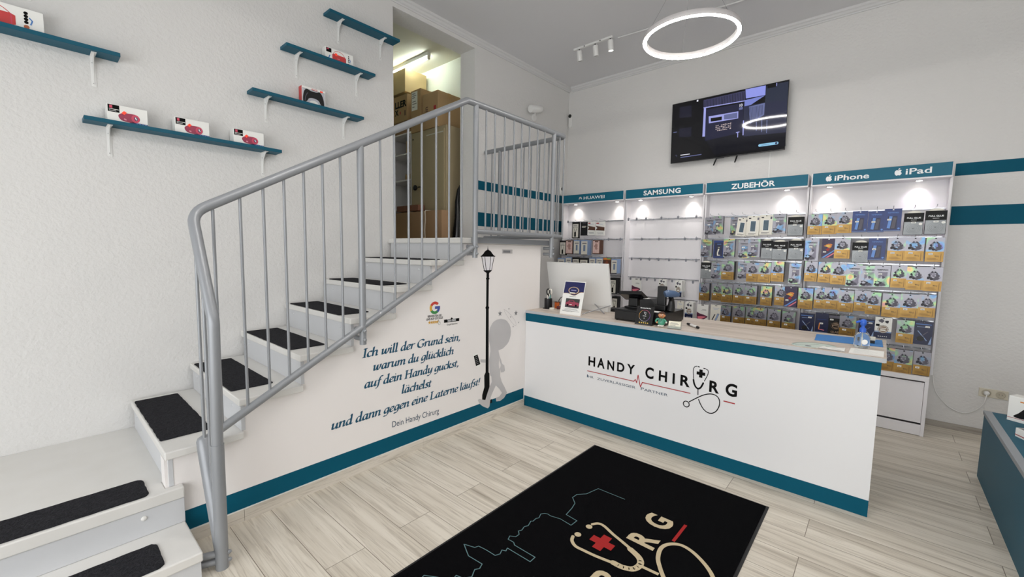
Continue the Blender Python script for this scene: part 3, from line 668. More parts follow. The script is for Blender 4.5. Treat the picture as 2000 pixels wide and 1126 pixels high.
# ------------------------------------------------------------------ wall shelves
def bracket_mesh(b, y, z, depth):
    b.box(XL + 0.001, XL + 0.004, y - 0.012, y + 0.012, z - 0.185, z - 0.001, WPLA)
    b.box(XL + 0.004, XL + depth * 0.8, y - 0.012, y + 0.012, z - 0.004, z - 0.001, WPLA)
    vs = []; k = 8
    b.poly(Frame((XL, y - 0.002, z), (1, 0, 0), (0, 0, 1)), [(0.004, -0.004), (depth * 0.74, -0.004), (depth * 0.55, -0.012), (0.025, -0.05), (0.012, -0.10), (0.008, -0.17), (0.004, -0.18)], WPLA, -0.004, 0.0)
def shelf(y0, y1, z, ys, label, depth=0.13, t=0.024):
    th = thing('wall_shelf', label, 'shelf', (XL, (y0 + y1) / 2, z), 'teal wall shelves')
    b = MB(); b.box(XL + 0.001, XL + depth, y0, y1, z, z + t, TEALB); b.build('board', th, bevel=0.002)
    for y in ys:
        b = MB(); bracket_mesh(b, y, z, depth); br = b.build('bracket', th)
        for dz, ax in ((-0.04, 1), (-0.165, 1)):
            s = MB(); s.lathe((XL + 0.004, y, z + dz), [(0.0045, 0), (0.0035, 0.002), (0.001, 0.003)], GREYI, 10, axis=(1, 0, 0)); s.build('screw', br)
shelf(-0.75, 0.443, 2.771, [-0.45, 0.325], 'teal shelf cut by the picture edge, holding the large red speaker box')
shelf(0.259, 1.380, 2.352, [0.377, 1.278], 'long teal shelf holding three small red speaker boxes in a row')
shelf(1.183, 2.102, 2.781, [1.314, 1.966], 'teal shelf holding the black game controller box')
shelf(1.438, 2.224, 3.200, [1.562, 2.098], 'teal shelf with one white speaker box, second from the top')
shelf(1.801, 2.497, 3.608, [1.935, 2.356], 'empty teal shelf, the topmost beside the doorway', 0.125)
shelf(-0.8, 0.25, 3.178, [-0.5, 0.072], 'teal shelf above the picture edge, only a bracket tip showing')

def px_front(b, F, w, h, dark, logo=True):
    pass
PINK = mat('speaker_print_maroon', '#A52C4C', 0.4, var=(30, '#8A2348', 2)); PINK2 = mat('speaker_print_pink', '#C9405C', 0.4); REDP = mat('boombox_print_red', '#C73C3C', 0.4)
NAVY = mat('navy_print', '#232A66', 0.4); BLUEP = mat('blue_print', '#4C7FC0', 0.4)
def small_speaker_box(y0, y1, label):
    z = 2.3765; w = y1 - y0; h = 0.102; x1 = -3.715; th = thing('speaker_box', label, 'box', ((XL + x1) / 2, (y0 + y1) / 2, z), 'small speaker boxes')
    b = MB(); b.box(XL + 0.012, x1, y0, y1, z, z + h, PAPER)
    F = Frame((x1, y0, z), (0, 1, 0), (0, 0, 1)); e = 0.0006
    b.poly(F, [(0.004, h * .54), (w * .30, h * .54), (w * .30, h * .97), (0.004, h * .97)], INK, e)
    b.poly(F, [(0.012, h * .76), (w * .13, h * .76), (w * .13, h * .93), (0.012, h * .93)], PINK2, 2 * e)
    b.poly(F, [(0.010, h * .69), (w * .29, h * .69), (w * .29, h * .72), (0.010, h * .72)], PAPER, 2 * e); b.poly(F, [(0.010, h * .60), (w * .22, h * .60), (w * .22, h * .625), (0.010, h * .625)], PAPER, 2 * e)
    body = [(.27, .30), (.28, .44), (.36, .55), (.50, .60), (.68, .60), (.76, .52), (.80, .38), (.79, .24), (.74, .14), (.62, .07), (.50, .06), (.34, .12)]
    b.poly(F, [(x * w, y * h) for x, y in crm(body, 4, True)], PINK, e)
    b.disc(F, .69 * w, .34 * h, .105 * w, PINK2, 2 * e, ry=.245 * h); b.disc(F, .70 * w, .35 * h, .05 * w, mat('speaker_cone', '#5B2A58', .4), 3 * e, ry=.13 * h)
    b.poly(F, [(x * w, y * h) for x, y in ((.675, .42), (.70, .45), (.71, .36), (.735, .31), (.71, .26), (.70, .32), (.68, .33))], PAPER, 4 * e)
    b.poly(F, [(.40 * w, .17 * h), (.46 * w, .15 * h), (.46 * w, .24 * h), (.40 * w, .26 * h)], mat('pale_pink', '#D98C9C', .5), 2 * e)
    b.poly(F, [(.50 * w, .002), (.998 * w, .002), (.998 * w, .10 * h), (.62 * w, .11 * h)], NAVY, e)
    for k in range(4): b.poly(F, [((.70 + .075 * k) * w, .02 * h), ((.75 + .075 * k) * w, .02 * h), ((.75 + .075 * k) * w, .085 * h), ((.70 + .075 * k) * w, .085 * h)], BLUEP, 2 * e)
    b.build('carton', th, bevel=0.001)
    b = MB(); b.poly(F, [(x * w, y * h) for x, y in ((.345, .56), (.41, .70), (.475, .62), (.41, .46))], NEONR, 5 * e, 6 * e); b.build('price_sticker', th)
    b = MB(); b.poly(Frame((x1, y1, z), (0, 1, 0), (0, 0, 1)), [(0, 0), (0.004, 0.002), (0.004, h * .78), (0, h)], PAPER, -0.06, -0.02); b.build('side_flap', th)
small_speaker_box(0.366, 0.560, 'small red speaker box standing first from the shelf end nearest the stairs foot')
small_speaker_box(0.704, 0.900, 'small red speaker box in the middle of the long lower shelf')
small_speaker_box(1.052, 1.258, 'small red speaker box nearest the doorway end of the long lower shelf')
def boombox_box(y0, y1, z, h, x1, label, big):
    w = y1 - y0; th = thing('speaker_box', label, 'box', ((XL + x1) / 2, (y0 + y1) / 2, z), 'boombox speaker boxes')
    F = Frame((x1, y0, z), (0, 1, 0), (0, 0, 1)); e = 0.0006
    b = MB(); b.box(XL + 0.012, x1, y0, y1, z, z + h, PAPER)
    b.poly(F, [(.03 * w, .62 * h), (.21 * w, .62 * h), (.21 * w, .95 * h), (.03 * w, .95 * h)], INK, e); b.poly(F, [(.05 * w, .82 * h), (.12 * w, .82 * h), (.12 * w, .90 * h), (.05 * w, .90 * h)], PINK2, 2 * e)
    body = [(.24, .12), (.24, .55), (.28, .62), (.68, .62), (.73, .55), (.73, .14), (.69, .08), (.28, .08)]
    b.poly(F, [(x * w, y * h) for x, y in body], REDP, e)
    for xx in (.28, .69): b.poly(F, [((xx - .006) * w, .09 * h), ((xx + .006) * w, .09 * h), ((xx + .006) * w, .61 * h), ((xx - .006) * w, .61 * h)], PINK2, 2 * e)
    arc = crm([(.28, .62), (.34, .82), (.48, .90), (.60, .82), (.68, .62)], 6); b.ribbon(F, [(x * w, y * h) for x, y in arc], 0.0035, REDP, e)
    b.poly(F, [(.42 * w, .28 * h), (.50 * w, .28 * h), (.50 * w, .33 * h), (.42 * w, .33 * h)], mat('pale_pink', '#D98C9C', .5), 2 * e)
    for k in range(4): b.disc(F, .83 * w, (.38 + .14 * k) * h, .022 * w, INK, e, n=14)
    b.disc(F, .83 * w, .17 * h, .028 * w, mat('brown_dot', '#B0623C', .5), e, n=14)
    b.ribbon(F, [(.87 * w, .30 * h), (.89 * w, .50 * h), (.86 * w, .62 * h)], 0.006, BLUEP, e); b.ribbon(F, [(.10 * w, .10 * h), (.16 * w, .42 * h)], 0.008, BLUEP, e)
    b.build('carton', th, bevel=0.001)
    b = MB(); P = [(.37 + .052 * math.cos(2 * math.pi * i / 10) * (1 if i % 2 else .8), .60 + .13 * math.sin(2 * math.pi * i / 10) * (1 if i % 2 else .8)) for i in range(10)]
    b.poly(F, [(x * w, y * h) for x, y in P], NEONR, 4 * e, 5 * e); b.build('price_sticker', th)
boombox_box(-0.27, 0.125, 2.7955, 0.118, -3.735, 'large red speaker box on the shelf cut off by the picture edge', True)
boombox_box(1.775, 2.03, 3.2245, 0.105, -3.74, 'white box with a red handled speaker, on the second shelf from the top', False)
th = thing('controller_box', 'white and red box with a black game controller on the middle shelf', 'box', (-3.78, 1.66, 2.8055))
y0, y1, z, h, x1 = 1.572, 1.768, 2.8055, 0.142, -3.75; w = y1 - y0; F = Frame((x1, y0, z), (0, 1, 0), (0, 0, 1)); e = 0.0006
b = MB(); b.box(XL + 0.012, x1, y0, y1, z, z + h, PAPER); b.box(XL + 0.012, x1, y0 - 0.0006, y0, z, z + h, REDP)
b.poly(F, [(.02 * w, .04 * h), (.98 * w, .04 * h), (.98 * w, .88 * h), (.02 * w, .88 * h)], mat('box_window', '#BFC0C8', .4), e)
b.poly(F, [(.02 * w, .86 * h), (.98 * w, .86 * h), (.98 * w, .88 * h), (.02 * w, .88 * h)], GREYI, 2 * e)
b.poly(F, [(x * w, y * h) for x, y in crm([(.30, .05), (.36, .22), (.50, .28), (.66, .22), (.72, .05), (.55, .03)], 4, True)], PAPER, 2 * e)
b.build('carton', th, bevel=0.001)
b = MB(); P = crm([(.06, .10), (.05, .40), (.10, .72), (.20, .86), (.38, .80), (.60, .80), (.76, .85), (.86, .70), (.93, .40), (.94, .10), (.88, .06), (.78, .20), (.70, .36), (.50, .42), (.30, .36), (.22, .20), (.14, .10)], 4, True)
b.poly(F, [(x * w, y * h) for x, y in P], BLACKM, 2 * e, 0.004)
b.ribbon(F, [(x * w, y * h) for x, y in crm([(.12, .16), (.16, .45), (.24, .66)], 4)], 0.006, mat('controller_sheen', '#55505F', .3), 0.0045); b.build('printed_controller', th)
b = MB(); b.poly(F, [(.42 * w, .88 * h), (.66 * w, .88 * h), (.66 * w, .96 * h), (.42 * w, .96 * h)], REDP, 2 * e); b.poly(F, [(.44 * w, .905 * h), (.64 * w, .905 * h), (.64 * w, .935 * h), (.44 * w, .935 * h)], PAPER, 3 * e); b.poly(F, [(.78 * w, .88 * h), (.90 * w, .88 * h), (.90 * w, .96 * h), (.78 * w, .96 * h)], NEONR, 2 * e); b.build('brand_strip', th)

# ------------------------------------------------------------------ small things on the walls
th = thing('wall_spotlight', 'white cylinder spotlight fixed high on the wall above the railing', 'lamp', (XL, 4.75, 3.453))
b = MB(); b.lathe((XL + 0.001, 4.751, 3.455), [(0.045, 0), (0.045, 0.02), (0.040, 0.024)], WPLA, 20, axis=(1, 0, 0)); b.build('base', th)
b = MB(); b.tube([(XL + 0.02, 4.751, 3.47), (-3.745, 4.70, 3.545)], 0.011, WPLA, 10); b.build('arm', th)
b = MB(); b.lathe((-3.735, 4.575, 3.515), [(0.046, 0), (0.050, 0.004), (0.050, 0.20), (0.047, 0.205), (0.040, 0.195)], WPLA, 24, axis=(0.10, 1, 0.20)); b.build('lamp_head', th)
def sensor(name, label, P, nrm, up, hh):
    th = thing(name, label, 'sensor', P); F = Frame(P, up.cross(nrm), up); b = MB()
    pts = [(0.032 * math.cos(t), hh * .5 - 0.032 + 0.032 * math.sin(t)) for t in [math.pi * i / 10 for i in range(11)]] + [(-0.032 * math.cos(t), -hh * .5 + 0.032 - 0.032 * math.sin(t)) for t in [math.pi * i / 10 for i in range(11)]]
    b.poly(F, pts, WPLA, 0.0005, 0.03); b.build('body', th, bevel=0.006)
    b = MB(); b.lathe(F.p(0, hh * .5 - 0.03, 0.028), [(0.026, 0), (0.026, 0.012), (0.020, 0.02), (0.004, 0.022)], BLACK, 20, axis=nrm); b.build('lens', th)
sensor('wall_camera', 'slim white wall camera with a round black lens, high in the corner', Vector((-3.775, YB, 3.60)), Vector((0, -1, 0)), Vector((0, 0, 1)), 0.20)
sensor('wall_camera', 'small white wall camera with black lens behind the railing by the teal stripe', Vector((XL, 5.45, 2.52)), Vector((1, 0, 0)), Vector((0, 0, 1)), 0.13)
b = MB(); b.box(-1.062, -1.048, YB - 0.012, YB, 2.42, 2.80, WPLA); tag(b.build('cable_duct', loc=(-1.055, YB, 2.42)), 'thin white cable duct running down the wall below the television', 'cable duct')
b = MB(); b.tube([(-2.50, 4.645, ZC - 0.0095), (-1.22, 4.755, ZC - 0.0095), (0.4, 4.89, ZC - 0.0095)], 0.009, TRIMW, 10); tag(b.build('cable_duct', loc=(-2.5, 4.645, ZC)), 'thin white cable conduit along the ceiling from the track light', 'cable duct')
th = thing('power_socket', 'cream double power socket low on the back wall', 'socket', (0.816, YB, 0.36))
b = MB(); b.box(0.728, 0.905, YB - 0.010, YB, 0.358, 0.435, CREAM); b.build('cover_plate', th, bevel=0.003)
for x in (0.775, 0.860):
    b = MB(); b.lathe((x, YB - 0.010, 0.396), [(0.030, 0.0003), (0.030, 0.004), (0.024, 0.004), (0.023, 0.0012)], mat('socket_shade', '#BDB6A4', 0.5), 24, axis=(0, -1, 0))
    for dx in (-0.009, 0.009): b.lathe((x + dx, YB - 0.0112, 0.396), [(0.003, 0), (0.003, 0.0008)], BLACKM, 8, axis=(0, -1, 0))
    b.build('socket_insert', th)
cb = thing('power_cable', 'white cable plugged into the socket and looping up behind the display', 'cable', (0.773, YB - 0.02, 0.40))
b = MB(); b.lathe((0.775, YB - 0.015, 0.396), [(0.019, 0), (0.019, 0.02), (0.012, 0.032), (0.006, 0.034)], WPLA, 18, axis=(0, -1, 0)); b.build('plug', cb)
b = MB(); b.tube(crm([(0.775, YB - 0.045, 0.392), (0.762, YB - 0.05, 0.31), (0.735, YB - 0.03, 0.245), (0.666, YB - 0.012, 0.180), (0.600, YB - 0.012, 0.185), (0.533, YB - 0.012, 0.228), (0.455, YB - 0.012, 0.335), (0.425, YB - 0.012, 0.48), (0.413, YB - 0.012, 0.70), (0.408, YB - 0.012, 1.0)], 6), 0.004, WPLA, 8); b.build('cord', cb)
b = MB(); b.box(-2.7145, -2.711, 2.945, 3.087, 1.573, 1.612, mat('plate_grey', '#B9B6B5', .4)); b.box(-2.711, -2.710, 2.955, 3.055, 1.580, 1.602, GREYI); tag(b.build('wall_plate', loc=(-2.715, 3.016, 1.573)), 'tiny grey plate on the stair wall just under the landing edge', 'plate')
# ------------------------------------------------------------------ writing on the stair wall
GLY = {
 'I': (.40, [[(.2, .98), (.2, .02)], [(.06, .98), (.34, .98)], [(.06, .02), (.34, .02)]]),
 'c': (.45, [[(.42, .53), (.33, .62), (.2, .61), (.08, .43), (.07, .22), (.15, .05), (.28, .02), (.42, .12)]]),
 'h': (.58, [[(.09, 1.05), (.09, 0)], [(.10, .36), (.22, .57), (.35, .62), (.43, .50), (.41, .12), (.46, .02), (.55, .10)]]),
 'w': (.80, [[(.02, .55), (.10, .62), (.13, .5), (.13, .15), (.20, .02), (.34, .22), (.42, .60)], [(.42, .60), (.42, .15), (.49, .02), (.64, .22), (.71, .5), (.66, .63)]]),
 'i': (.28, [[(.02, .53), (.10, .62), (.09, .1), (.15, .02), (.25, .11)]]), 'l': (.28, [[(.02, .98), (.10, 1.05), (.09, .1), (.15, .02), (.25, .11)]]),
 'd': (.58, [[(.42, .58), (.3, .62), (.15, .53), (.07, .28), (.12, .06), (.22, .02), (.34, .15), (.42, .38)], [(.35, 1.0), (.43, 1.05), (.42, .1), (.48, .02), (.57, .11)]]),
 'e': (.46, [[(.09, .28), (.28, .34), (.39, .47), (.34, .6), (.22, .61), (.10, .47), (.06, .25), (.14, .04), (.27, .02), (.42, .13)]]),
 'r': (.42, [[(.02, .53), (.10, .62), (.09, 0)], [(.10, .33), (.2, .54), (.33, .63), (.39, .57)]]),
 'G': (.82, [[(.70, .82), (.55, .97), (.35, .97), (.14, .78), (.07, .5), (.14, .18), (.35, .02), (.54, .04), (.66, .12), (.66, .42)], [(.52, .42), (.78, .42)]]),
 'u': (.58, [[(.02, .53), (.10, .62), (.08, .16), (.16, .02), (.29, .13), (.41, .38)], [(.43, .62), (.41, .1), (.47, .02), (.56, .11)]]),
 'n': (.58, [[(.02, .53), (.10, .62), (.09, 0)], [(.10, .33), (.23, .56), (.36, .62), (.43, .5), (.41, .12), (.46, .02), (.55, .11)]]),
 'm': (.88, [[(.02, .53), (.10, .62), (.09, 0)], [(.10, .33), (.22, .56), (.34, .62), (.41, .5), (.39, 0)], [(.40, .33), (.53, .56), (.65, .62), (.72, .5), (.70, .12), (.75, .02), (.85, .11)]]),
 's': (.40, [[(.35, .54), (.26, .62), (.14, .58), (.13, .45), (.25, .32), (.32, .19), (.26, .05), (.14, .02), (.03, .10)]]),
 'a': (.58, [[(.42, .58), (.3, .62), (.15, .53), (.07, .28), (.12, .06), (.22, .02), (.34, .17), (.42, .42)], [(.44, .62), (.41, .1), (.47, .02), (.57, .11)]]),
 'g': (.56, [[(.43, .57), (.3, .62), (.15, .53), (.07, .3), (.12, .08), (.22, .04), (.34, .17), (.43, .42)], [(.46, .62), (.44, .05), (.37, -.20), (.22, -.30), (.06, -.24)]]),
 'k': (.53, [[(.09, 1.05), (.09, 0)], [(.10, .24), (.23, .5), (.36, .62), (.41, .52), (.28, .36), (.14, .31)], [(.22, .33), (.34, .07), (.43, .02), (.52, .10)]]),
 'f': (.36, [[(.47, .98), (.39, 1.06), (.28, .98), (.20, .6), (.15, 0), (.08, -.24), (-.05, -.30)], [(.04, .60), (.37, .60)]]),
 'H': (.85, [[(.17, .98), (.17, .02)], [(.67, .98), (.67, .02)], [(.17, .52), (.67, .52)], [(.04, .98), (.30, .98)], [(.04, .02), (.30, .02)], [(.54, .98), (.80, .98)], [(.54, .02), (.80, .02)]]),
 'y': (.55, [[(.02, .53), (.10, .62), (.11, .18), (.19, .03), (.31, .13), (.42, .42)], [(.46, .62), (.43, .08), (.34, -.18), (.18, -.30), (.03, -.24)]]),
 't': (.36, [[(.19, .82), (.12, .14), (.18, .02), (.31, .12)], [(.02, .60), (.34, .60)]]),
 'L': (.68, [[(.17, .98), (.17, .02)], [(.04, .98), (.32, .98)], [(.04, .03), (.58, .03), (.64, .24)]]),
 ',': (.25, [[(.12, .06), (.15, -.04), (.05, -.19)]]), '!': (.30, [[(.15, 1.0), (.12, .32)]]), ' ': (.27, [])}
DOTS = {'i': [(.11, .88)], 'ü': [(.13, .86), (.35, .86)], 'ä': [(.17, .86), (.39, .86)], '!': [(.11, .05)], ',': [(.11, .05)]}
def nib_line(b, F, s, a0, c0, a1, c1, cap, m, h=0.001):
    """bold italic pen lettering from (a0,c0) to (a1,c1)"""
    adv = sum(GLY[{'ü': 'u', 'ä': 'a'}.get(ch, ch)][0] for ch in s); sx = (a1 - a0) / adv; sl = (c1 - c0) / (a1 - a0); x = 0; k_ = 0; SH = 0.20
    def T(p): X = (x + p[0]) * sx + p[1] * cap * SH; return (a0 + X, c0 + p[1] * cap + X * sl)
    for ch in s:
        g = GLY[{'ü': 'u', 'ä': 'a'}.get(ch, ch)]
        for stroke in g[1]:
            P = crm(stroke, 5) if len(stroke) > 2 else stroke
            k_ += 1; b.nib(F, [T(p) for p in P], .265 * cap, math.radians(24), m, h + (k_ % 4) * 2e-5); b.nib(F, [T(p) for p in P], .085 * cap, math.radians(114), m, h + 1e-4 + (k_ % 4) * 2e-5)
        for d in DOTS.get(ch, []):
            p = T(d); r = .085 * cap; b.poly(F, [(p[0] + r, p[1]), (p[0], p[1] + r * 1.1), (p[0] - r, p[1]), (p[0], p[1] - r * 1.1)], m, h)
        x += g[0]
FM = FX(-2.715)
th = thing('wall_quote', 'teal italic German quote lettered in five lines across the white stair wall', 'lettering', (-2.715, 1.97, 0.30))
for s, ((a0, c0), (a1, c1)) in zip(['Ich will der Grund sein,', 'warum du glücklich', 'auf dein Handy guckst,', 'lächelst', 'und dann gegen eine Laterne läufst!'], MURAL['quote']):
    b = MB(); nib_line(b, FM, s, a0, c0, a1, c1, 0.0625, INKT); b.build('text_line', th)
(a0, c0), (a1, c1) = MURAL['quote'][5]
b = MB(); b.text(FM, 'Dein Handy Chirurg', a0, c0, INKN, width=a1 - a0, height=0.046, h=0.001, slope=(c1 - c0) / (a1 - a0)); o = b.build('signature_line', th); o['label'] = 'thin upright sans-serif signature line'
th = thing('lamp_post_sticker', 'tall black street lamp sticker on the stair wall', 'sticker', (-2.715, MURAL['pole_foot'][0][0], 0.1))
b = MB(); b.poly(FM, MURAL['roof'], INK, 0.001)
for l in MURAL['bars']: b.ribbon(FM, l, 0.0065, INK, 0.001)
b.poly(FM, [MURAL['bars'][0][0], MURAL['bars'][3][0], MURAL['bars'][3][1], MURAL['bars'][0][1]], mat('lantern_glass_print', '#E4E2E6', .4), 0.0006)
b.build('lantern', th)
b = MB(); b.poly(FM, MURAL['pole'], INK, 0.001); b.poly(FM, MURAL['pole_foot'], INK, 0.001); b.build('pole', th)
th = thing('walking_figure_sticker', 'silver grey faceless walking figure sticker bumping into the street lamp', 'sticker', (-2.715, 2.9, 0.1))
for nm, mm, hh in (('torso', SILVERF, .0014), ('head', SILVERF, .0018), ('arm', SILVERF, .0017), ('forearm', SILVERF, .0012)):
    b = MB(); b.poly(FM, MURAL[nm], mm, hh); b.build(nm, th)
b = MB(); b.poly(FM, MURAL['phone'], PAPER, .0019); b.poly(FM, MURAL['phone_screen'], INK, .0022)
c = MURAL['phone_screen']
for k in range(5):
    t = .15 + .17 * k; p = [c[0][0] + (c[3][0] - c[0][0]) * t, c[0][1] + (c[3][1] - c[0][1]) * t]; q = [c[1][0] + (c[2][0] - c[1][0]) * t, c[1][1] + (c[2][1] - c[1][1]) * t]
    b.ribbon(FM, [(p[0] * .8 + q[0] * .2, p[1] * .8 + q[1] * .2), (p[0] * .25 + q[0] * .75, p[1] * .25 + q[1] * .75)], 0.005, GREYI, .0024)
b.build('phone', th)
for y, z, r in MURAL['stars']:
    b = MB(); P = [((r if i % 2 == 0 else r * .38) * math.sin(math.pi * i / 5) + y, (r if i % 2 == 0 else r * .38) * math.cos(math.pi * i / 5) + z) for i in range(10)]
    b.poly(FM, P, GREYI, .0012); b.build('dizzy_star', th)
b = MB(); b.ribbon(FM, crm(MURAL['swoosh'], 5), 0.0022, mat('pale_grey_ink', '#B5B3B4', .5), .0012); b.build('swirl_line', th)
g = MURAL['G']; gy, gz = g[0]; ro = (g[2][0] - g[1][0]) / 2; ro = abs(ro)
th = thing('review_sticker', 'review request sticker with a rainbow letter G and five stars', 'sticker', (-2.715, gy, gz - .2))
GR = mat('sticker_red', '#C9453A', .4); GYE = mat('sticker_yellow', '#D9A53A', .4); GGR = mat('sticker_green', '#3E8A4A', .4); GBL = mat('sticker_blue', '#3D4F9E', .4)
b = MB(); kk = abs(g[3][1] - g[4][1]) / 2 / ro
for a0, a1, m in ((42, 150, GR), (150, 212, GYE), (212, 308, GGR), (308, 362, GBL)): b.ring(FM, gy, gz, ro * .56, ro, m, .001, 24, a0, a1, kk)
b.poly(FM, [(gy, gz + ro * .22), (gy + ro, gz + ro * .22), (gy + ro, gz - ro * .2), (gy, gz - ro * .2)], GBL, .0012); b.build('letter_logo', th)
for s, ((a0, c0), (a1, c1)) in zip(['BEWERTEN SIE', 'UNS AUF GOOGLE!'], MURAL['gtext']):
    b = MB(); b.text(FM, s, a0, c0 - .004, INK, width=a1 - a0, height=.0175, h=.001, bold=.02, slope=(c1 - c0) / (a1 - a0)); b.build('caption', th)
for y, z in MURAL['gstars']:
    b = MB(); b.poly(FM, [((.017 if i % 2 == 0 else .007) * math.sin(math.pi * i / 5) + y, (.017 if i % 2 == 0 else .007) * math.cos(math.pi * i / 5) + z) for i in range(10)], GYE, .001); b.build('rating_star', th)
y, z = MURAL['hand'][0]; b = MB()
b.poly(FM, [(y - .008, z + .02), (y - .003, z + .02), (y - .002, z + .004), (y + .012, z), (y + .012, z - .016), (y - .006, z - .018), (y - .014, z - .004)], INK, .001)
b.poly(FM, [(y - .0065, z + .018), (y - .0045, z + .018), (y - .0035, z + .002), (y + .010, z - .002), (y + .010, z - .014), (y - .005, z - .016), (y - .011, z - .004)], PAPER, .0013); b.build('pointer_hand', th)
b = MB(); B4 = MURAL['banner']; b.poly(FM, B4, INK, .001); mz = (B4[0][1] + B4[3][1]) / 2; b.poly(FM, [((B4[0][0] * .6 + B4[1][0] * .4), B4[0][1] - .004), ((B4[0][0] * .5 + B4[1][0] * .5), B4[0][1] + .013), ((B4[0][0] * .4 + B4[1][0] * .6), B4[1][1] - .004)], INK, .001)
b.text(FM, 'Scan mich!', (B4[0][0] + B4[1][0]) / 2, mz - .008, LETW, width=(B4[1][0] - B4[0][0]) * .55, height=.022, h=.0014, align='C', bold=.02); b.build('banner', th)
(a0, c0), (a1, c1) = MURAL['gsub']; b = MB(); b.text(FM, 'Google Rezension', a0, c0 - .006, INK, width=a1 - a0, height=.014, h=.001); b.build('caption', th)

# ------------------------------------------------------------------ sales counter
ct = thing('sales_counter', 'long white sales counter with teal bands and shop lettering', 'counter', (-1.34, 3.7, 0))
YC = 3.315; XA, XE = -2.714, 0.033
b = MB(); b.box(XA, XE, YC, YC + 0.025, 0.0, 0.972, WHITE); b.build('front_panel', ct)
for z0, z1 in ((0.0, 0.106), (0.890, 0.972)):
    b = MB(); b.box(XA, XE, YC - 0.0012, YC, z0, z1, TEAL); b.build('teal_band', ct)
b = MB(); b.box(XE - 0.022, XE - 0.001, YC + 0.025, 4.06, 0, 0.972, WHITE); b.build('side_panel', ct)
b = MB(); b.box(XA, XA + 0.02, 3.56, 4.06, 0, 0.972, WHITE); b.box(XA, XA + 0.02, YC + 0.025, 3.56, 0, 0.972, WHITE); b.build('side_panel', ct)
b = MB(); b.box(XA + 0.02, XE - 0.022, YC + 0.025, 4.0, 0.55, 0.575, WHITE); b.build('inner_shelf', ct)
b = MB(); b.box(XA, 0.052, YC - 0.006, 4.075, 0.9725, 0.9985, OAKTOP); b.box(XA, 0.0525, YC - 0.0072, YC - 0.006, 0.9725, 0.9985, EDGE); b.box(0.052, 0.0535, YC - 0.0072, 4.075, 0.9725, 0.9985, EDGE); b.build('countertop', ct)
FC = FY(YC); e = 0.001
for t, p0, p1, tp in LOGO['letters']:
    b = MB(); b.text(FC, t, p0[0], (p0[1] + p1[1]) / 2 - .003, INK, width=p1[0] - p0[0], height=tp[1] - (p0[1] + p1[1]) / 2 + .004, h=e, bold=.032); b.build('letter', ct)
b = MB(); b.ribbon(FC, LOGO['pulse'], 0.0068, RED, e); b.build('pulse_line', ct)
b = MB(); b.ribbon(FC, LOGO['dash'], 0.0085, RED, e); b.build('red_dash', ct)
s0, s1 = LOGO['sub']; tot = s1[0] - s0[0]; b = MB(); x = s0[0]
words = [('I', .030, 1), ('HR', .045, 0), ('ZUVERLÄSSIGER', .52, 0), ('P', .040, 1), ('ARTNER', .255, 0)]
xs = [(0.0, .012), (.017, .073), (.142, .490), (.697, .034), (.735, .265)]
for (t, _, big), (fx, fw) in zip(words, xs):
    zz = s0[1] + (s1[1] - s0[1]) * fx; hh = .026 if big else .0205
    if 'Ä' in t: hh = .0205
    b.text(FC, t, s0[0] + tot * fx, zz, INKN, width=tot * fw, height=hh, h=e)
b.build('slogan', ct)
b = MB(); w1 = .0055
b.ribbon(FC, crm(LOGO['earL'], 6), w1, INK, e); b.ribbon(FC, LOGO['tipL'], .008, INK, e); b.ribbon(FC, LOGO['tipR'], .008, INK, e); b.ribbon(FC, crm(LOGO['earR'], 6), w1, INK, e)
b.ribbon(FC, crm(LOGO['yoke'], 6), .0125, INK, e, 'all'); b.ribbon(FC, LOGO['stem'], .0062, INK, e); b.ribbon(FC, crm(LOGO['tube'], 6), .0072, INK, e)
(cx, cz), (lx, _), (rx, _) = LOGO['chest']; r = (rx - lx) / 2; b.ring(FC, cx, cz, r * .78, r * 1.08, INK, e)
(cx, cz), (lx, lz0), (rx, _) = LOGO['cross']; k = (rx - lx) / 2; q = k * .38
b.poly(FC, [(cx - k, cz - q), (cx - q, cz - q), (cx - q, cz - k), (cx + q, cz - k), (cx + q, cz - q), (cx + k, cz - q), (cx + k, cz + q), (cx + q, cz + q), (cx + q, cz + k), (cx - q, cz + k), (cx - q, cz + q), (cx - k, cz + q)], INK, e)
b.build('stethoscope_emblem', ct)

# ------------------------------------------------------------------ display units on the back wall
EX = [-3.69, -2.67, -1.65, -0.625, 0.405]
RZ = {1: 2.045, 2: 1.787, 3: 1.530, 4: 1.272, 5: 1.015, 6: 0.757}
UN = ['leftmost', 'second', 'third', 'rightmost']
SPX = [(.20, .86), (.19, .83), (.80,), (.155, .79)]
hook_mb = MB()
hook_mb.tube([(0, 0.0, 0), (0, -0.225, 0), (0, -0.236, 0.006), (0, -0.240, 0.018)], 0.0022, CHROME, 6); hook_mb.box(-0.012, 0.012, -0.004, 0.0, -0.010, 0.006, CHROME)
hook_me = hook_mb.build('hook', local=True); HOOKM = hook_me.data; bpy.data.objects.remove(hook_me)
tag_mb = MB(); tag_mb.poly(FY(-0.234), [(-.012, .004), (-.012, -.022), (-.006, -.029), (.006, -.029), (.012, -.022), (.012, .004)], mat('tag_holder_grey', '#83858E', .3), 0, 0.002)
t_me = tag_mb.build('price_tag_holder', local=True); TAGM = t_me.data; bpy.data.objects.remove(t_me)
units = []
SIGNS = ['with HUAWEI sign', 'SAMSUNG', 'ZUBEHÖR', 'tablets']
ULAB = ['narrow white display unit beside the railing, petal emblem on its teal header', 'mostly empty white display unit with bare hooks behind the till', 'white display unit full of packs with ZUBEHÖR on its teal header', 'white display unit at the right end with two fruit emblems on its header']
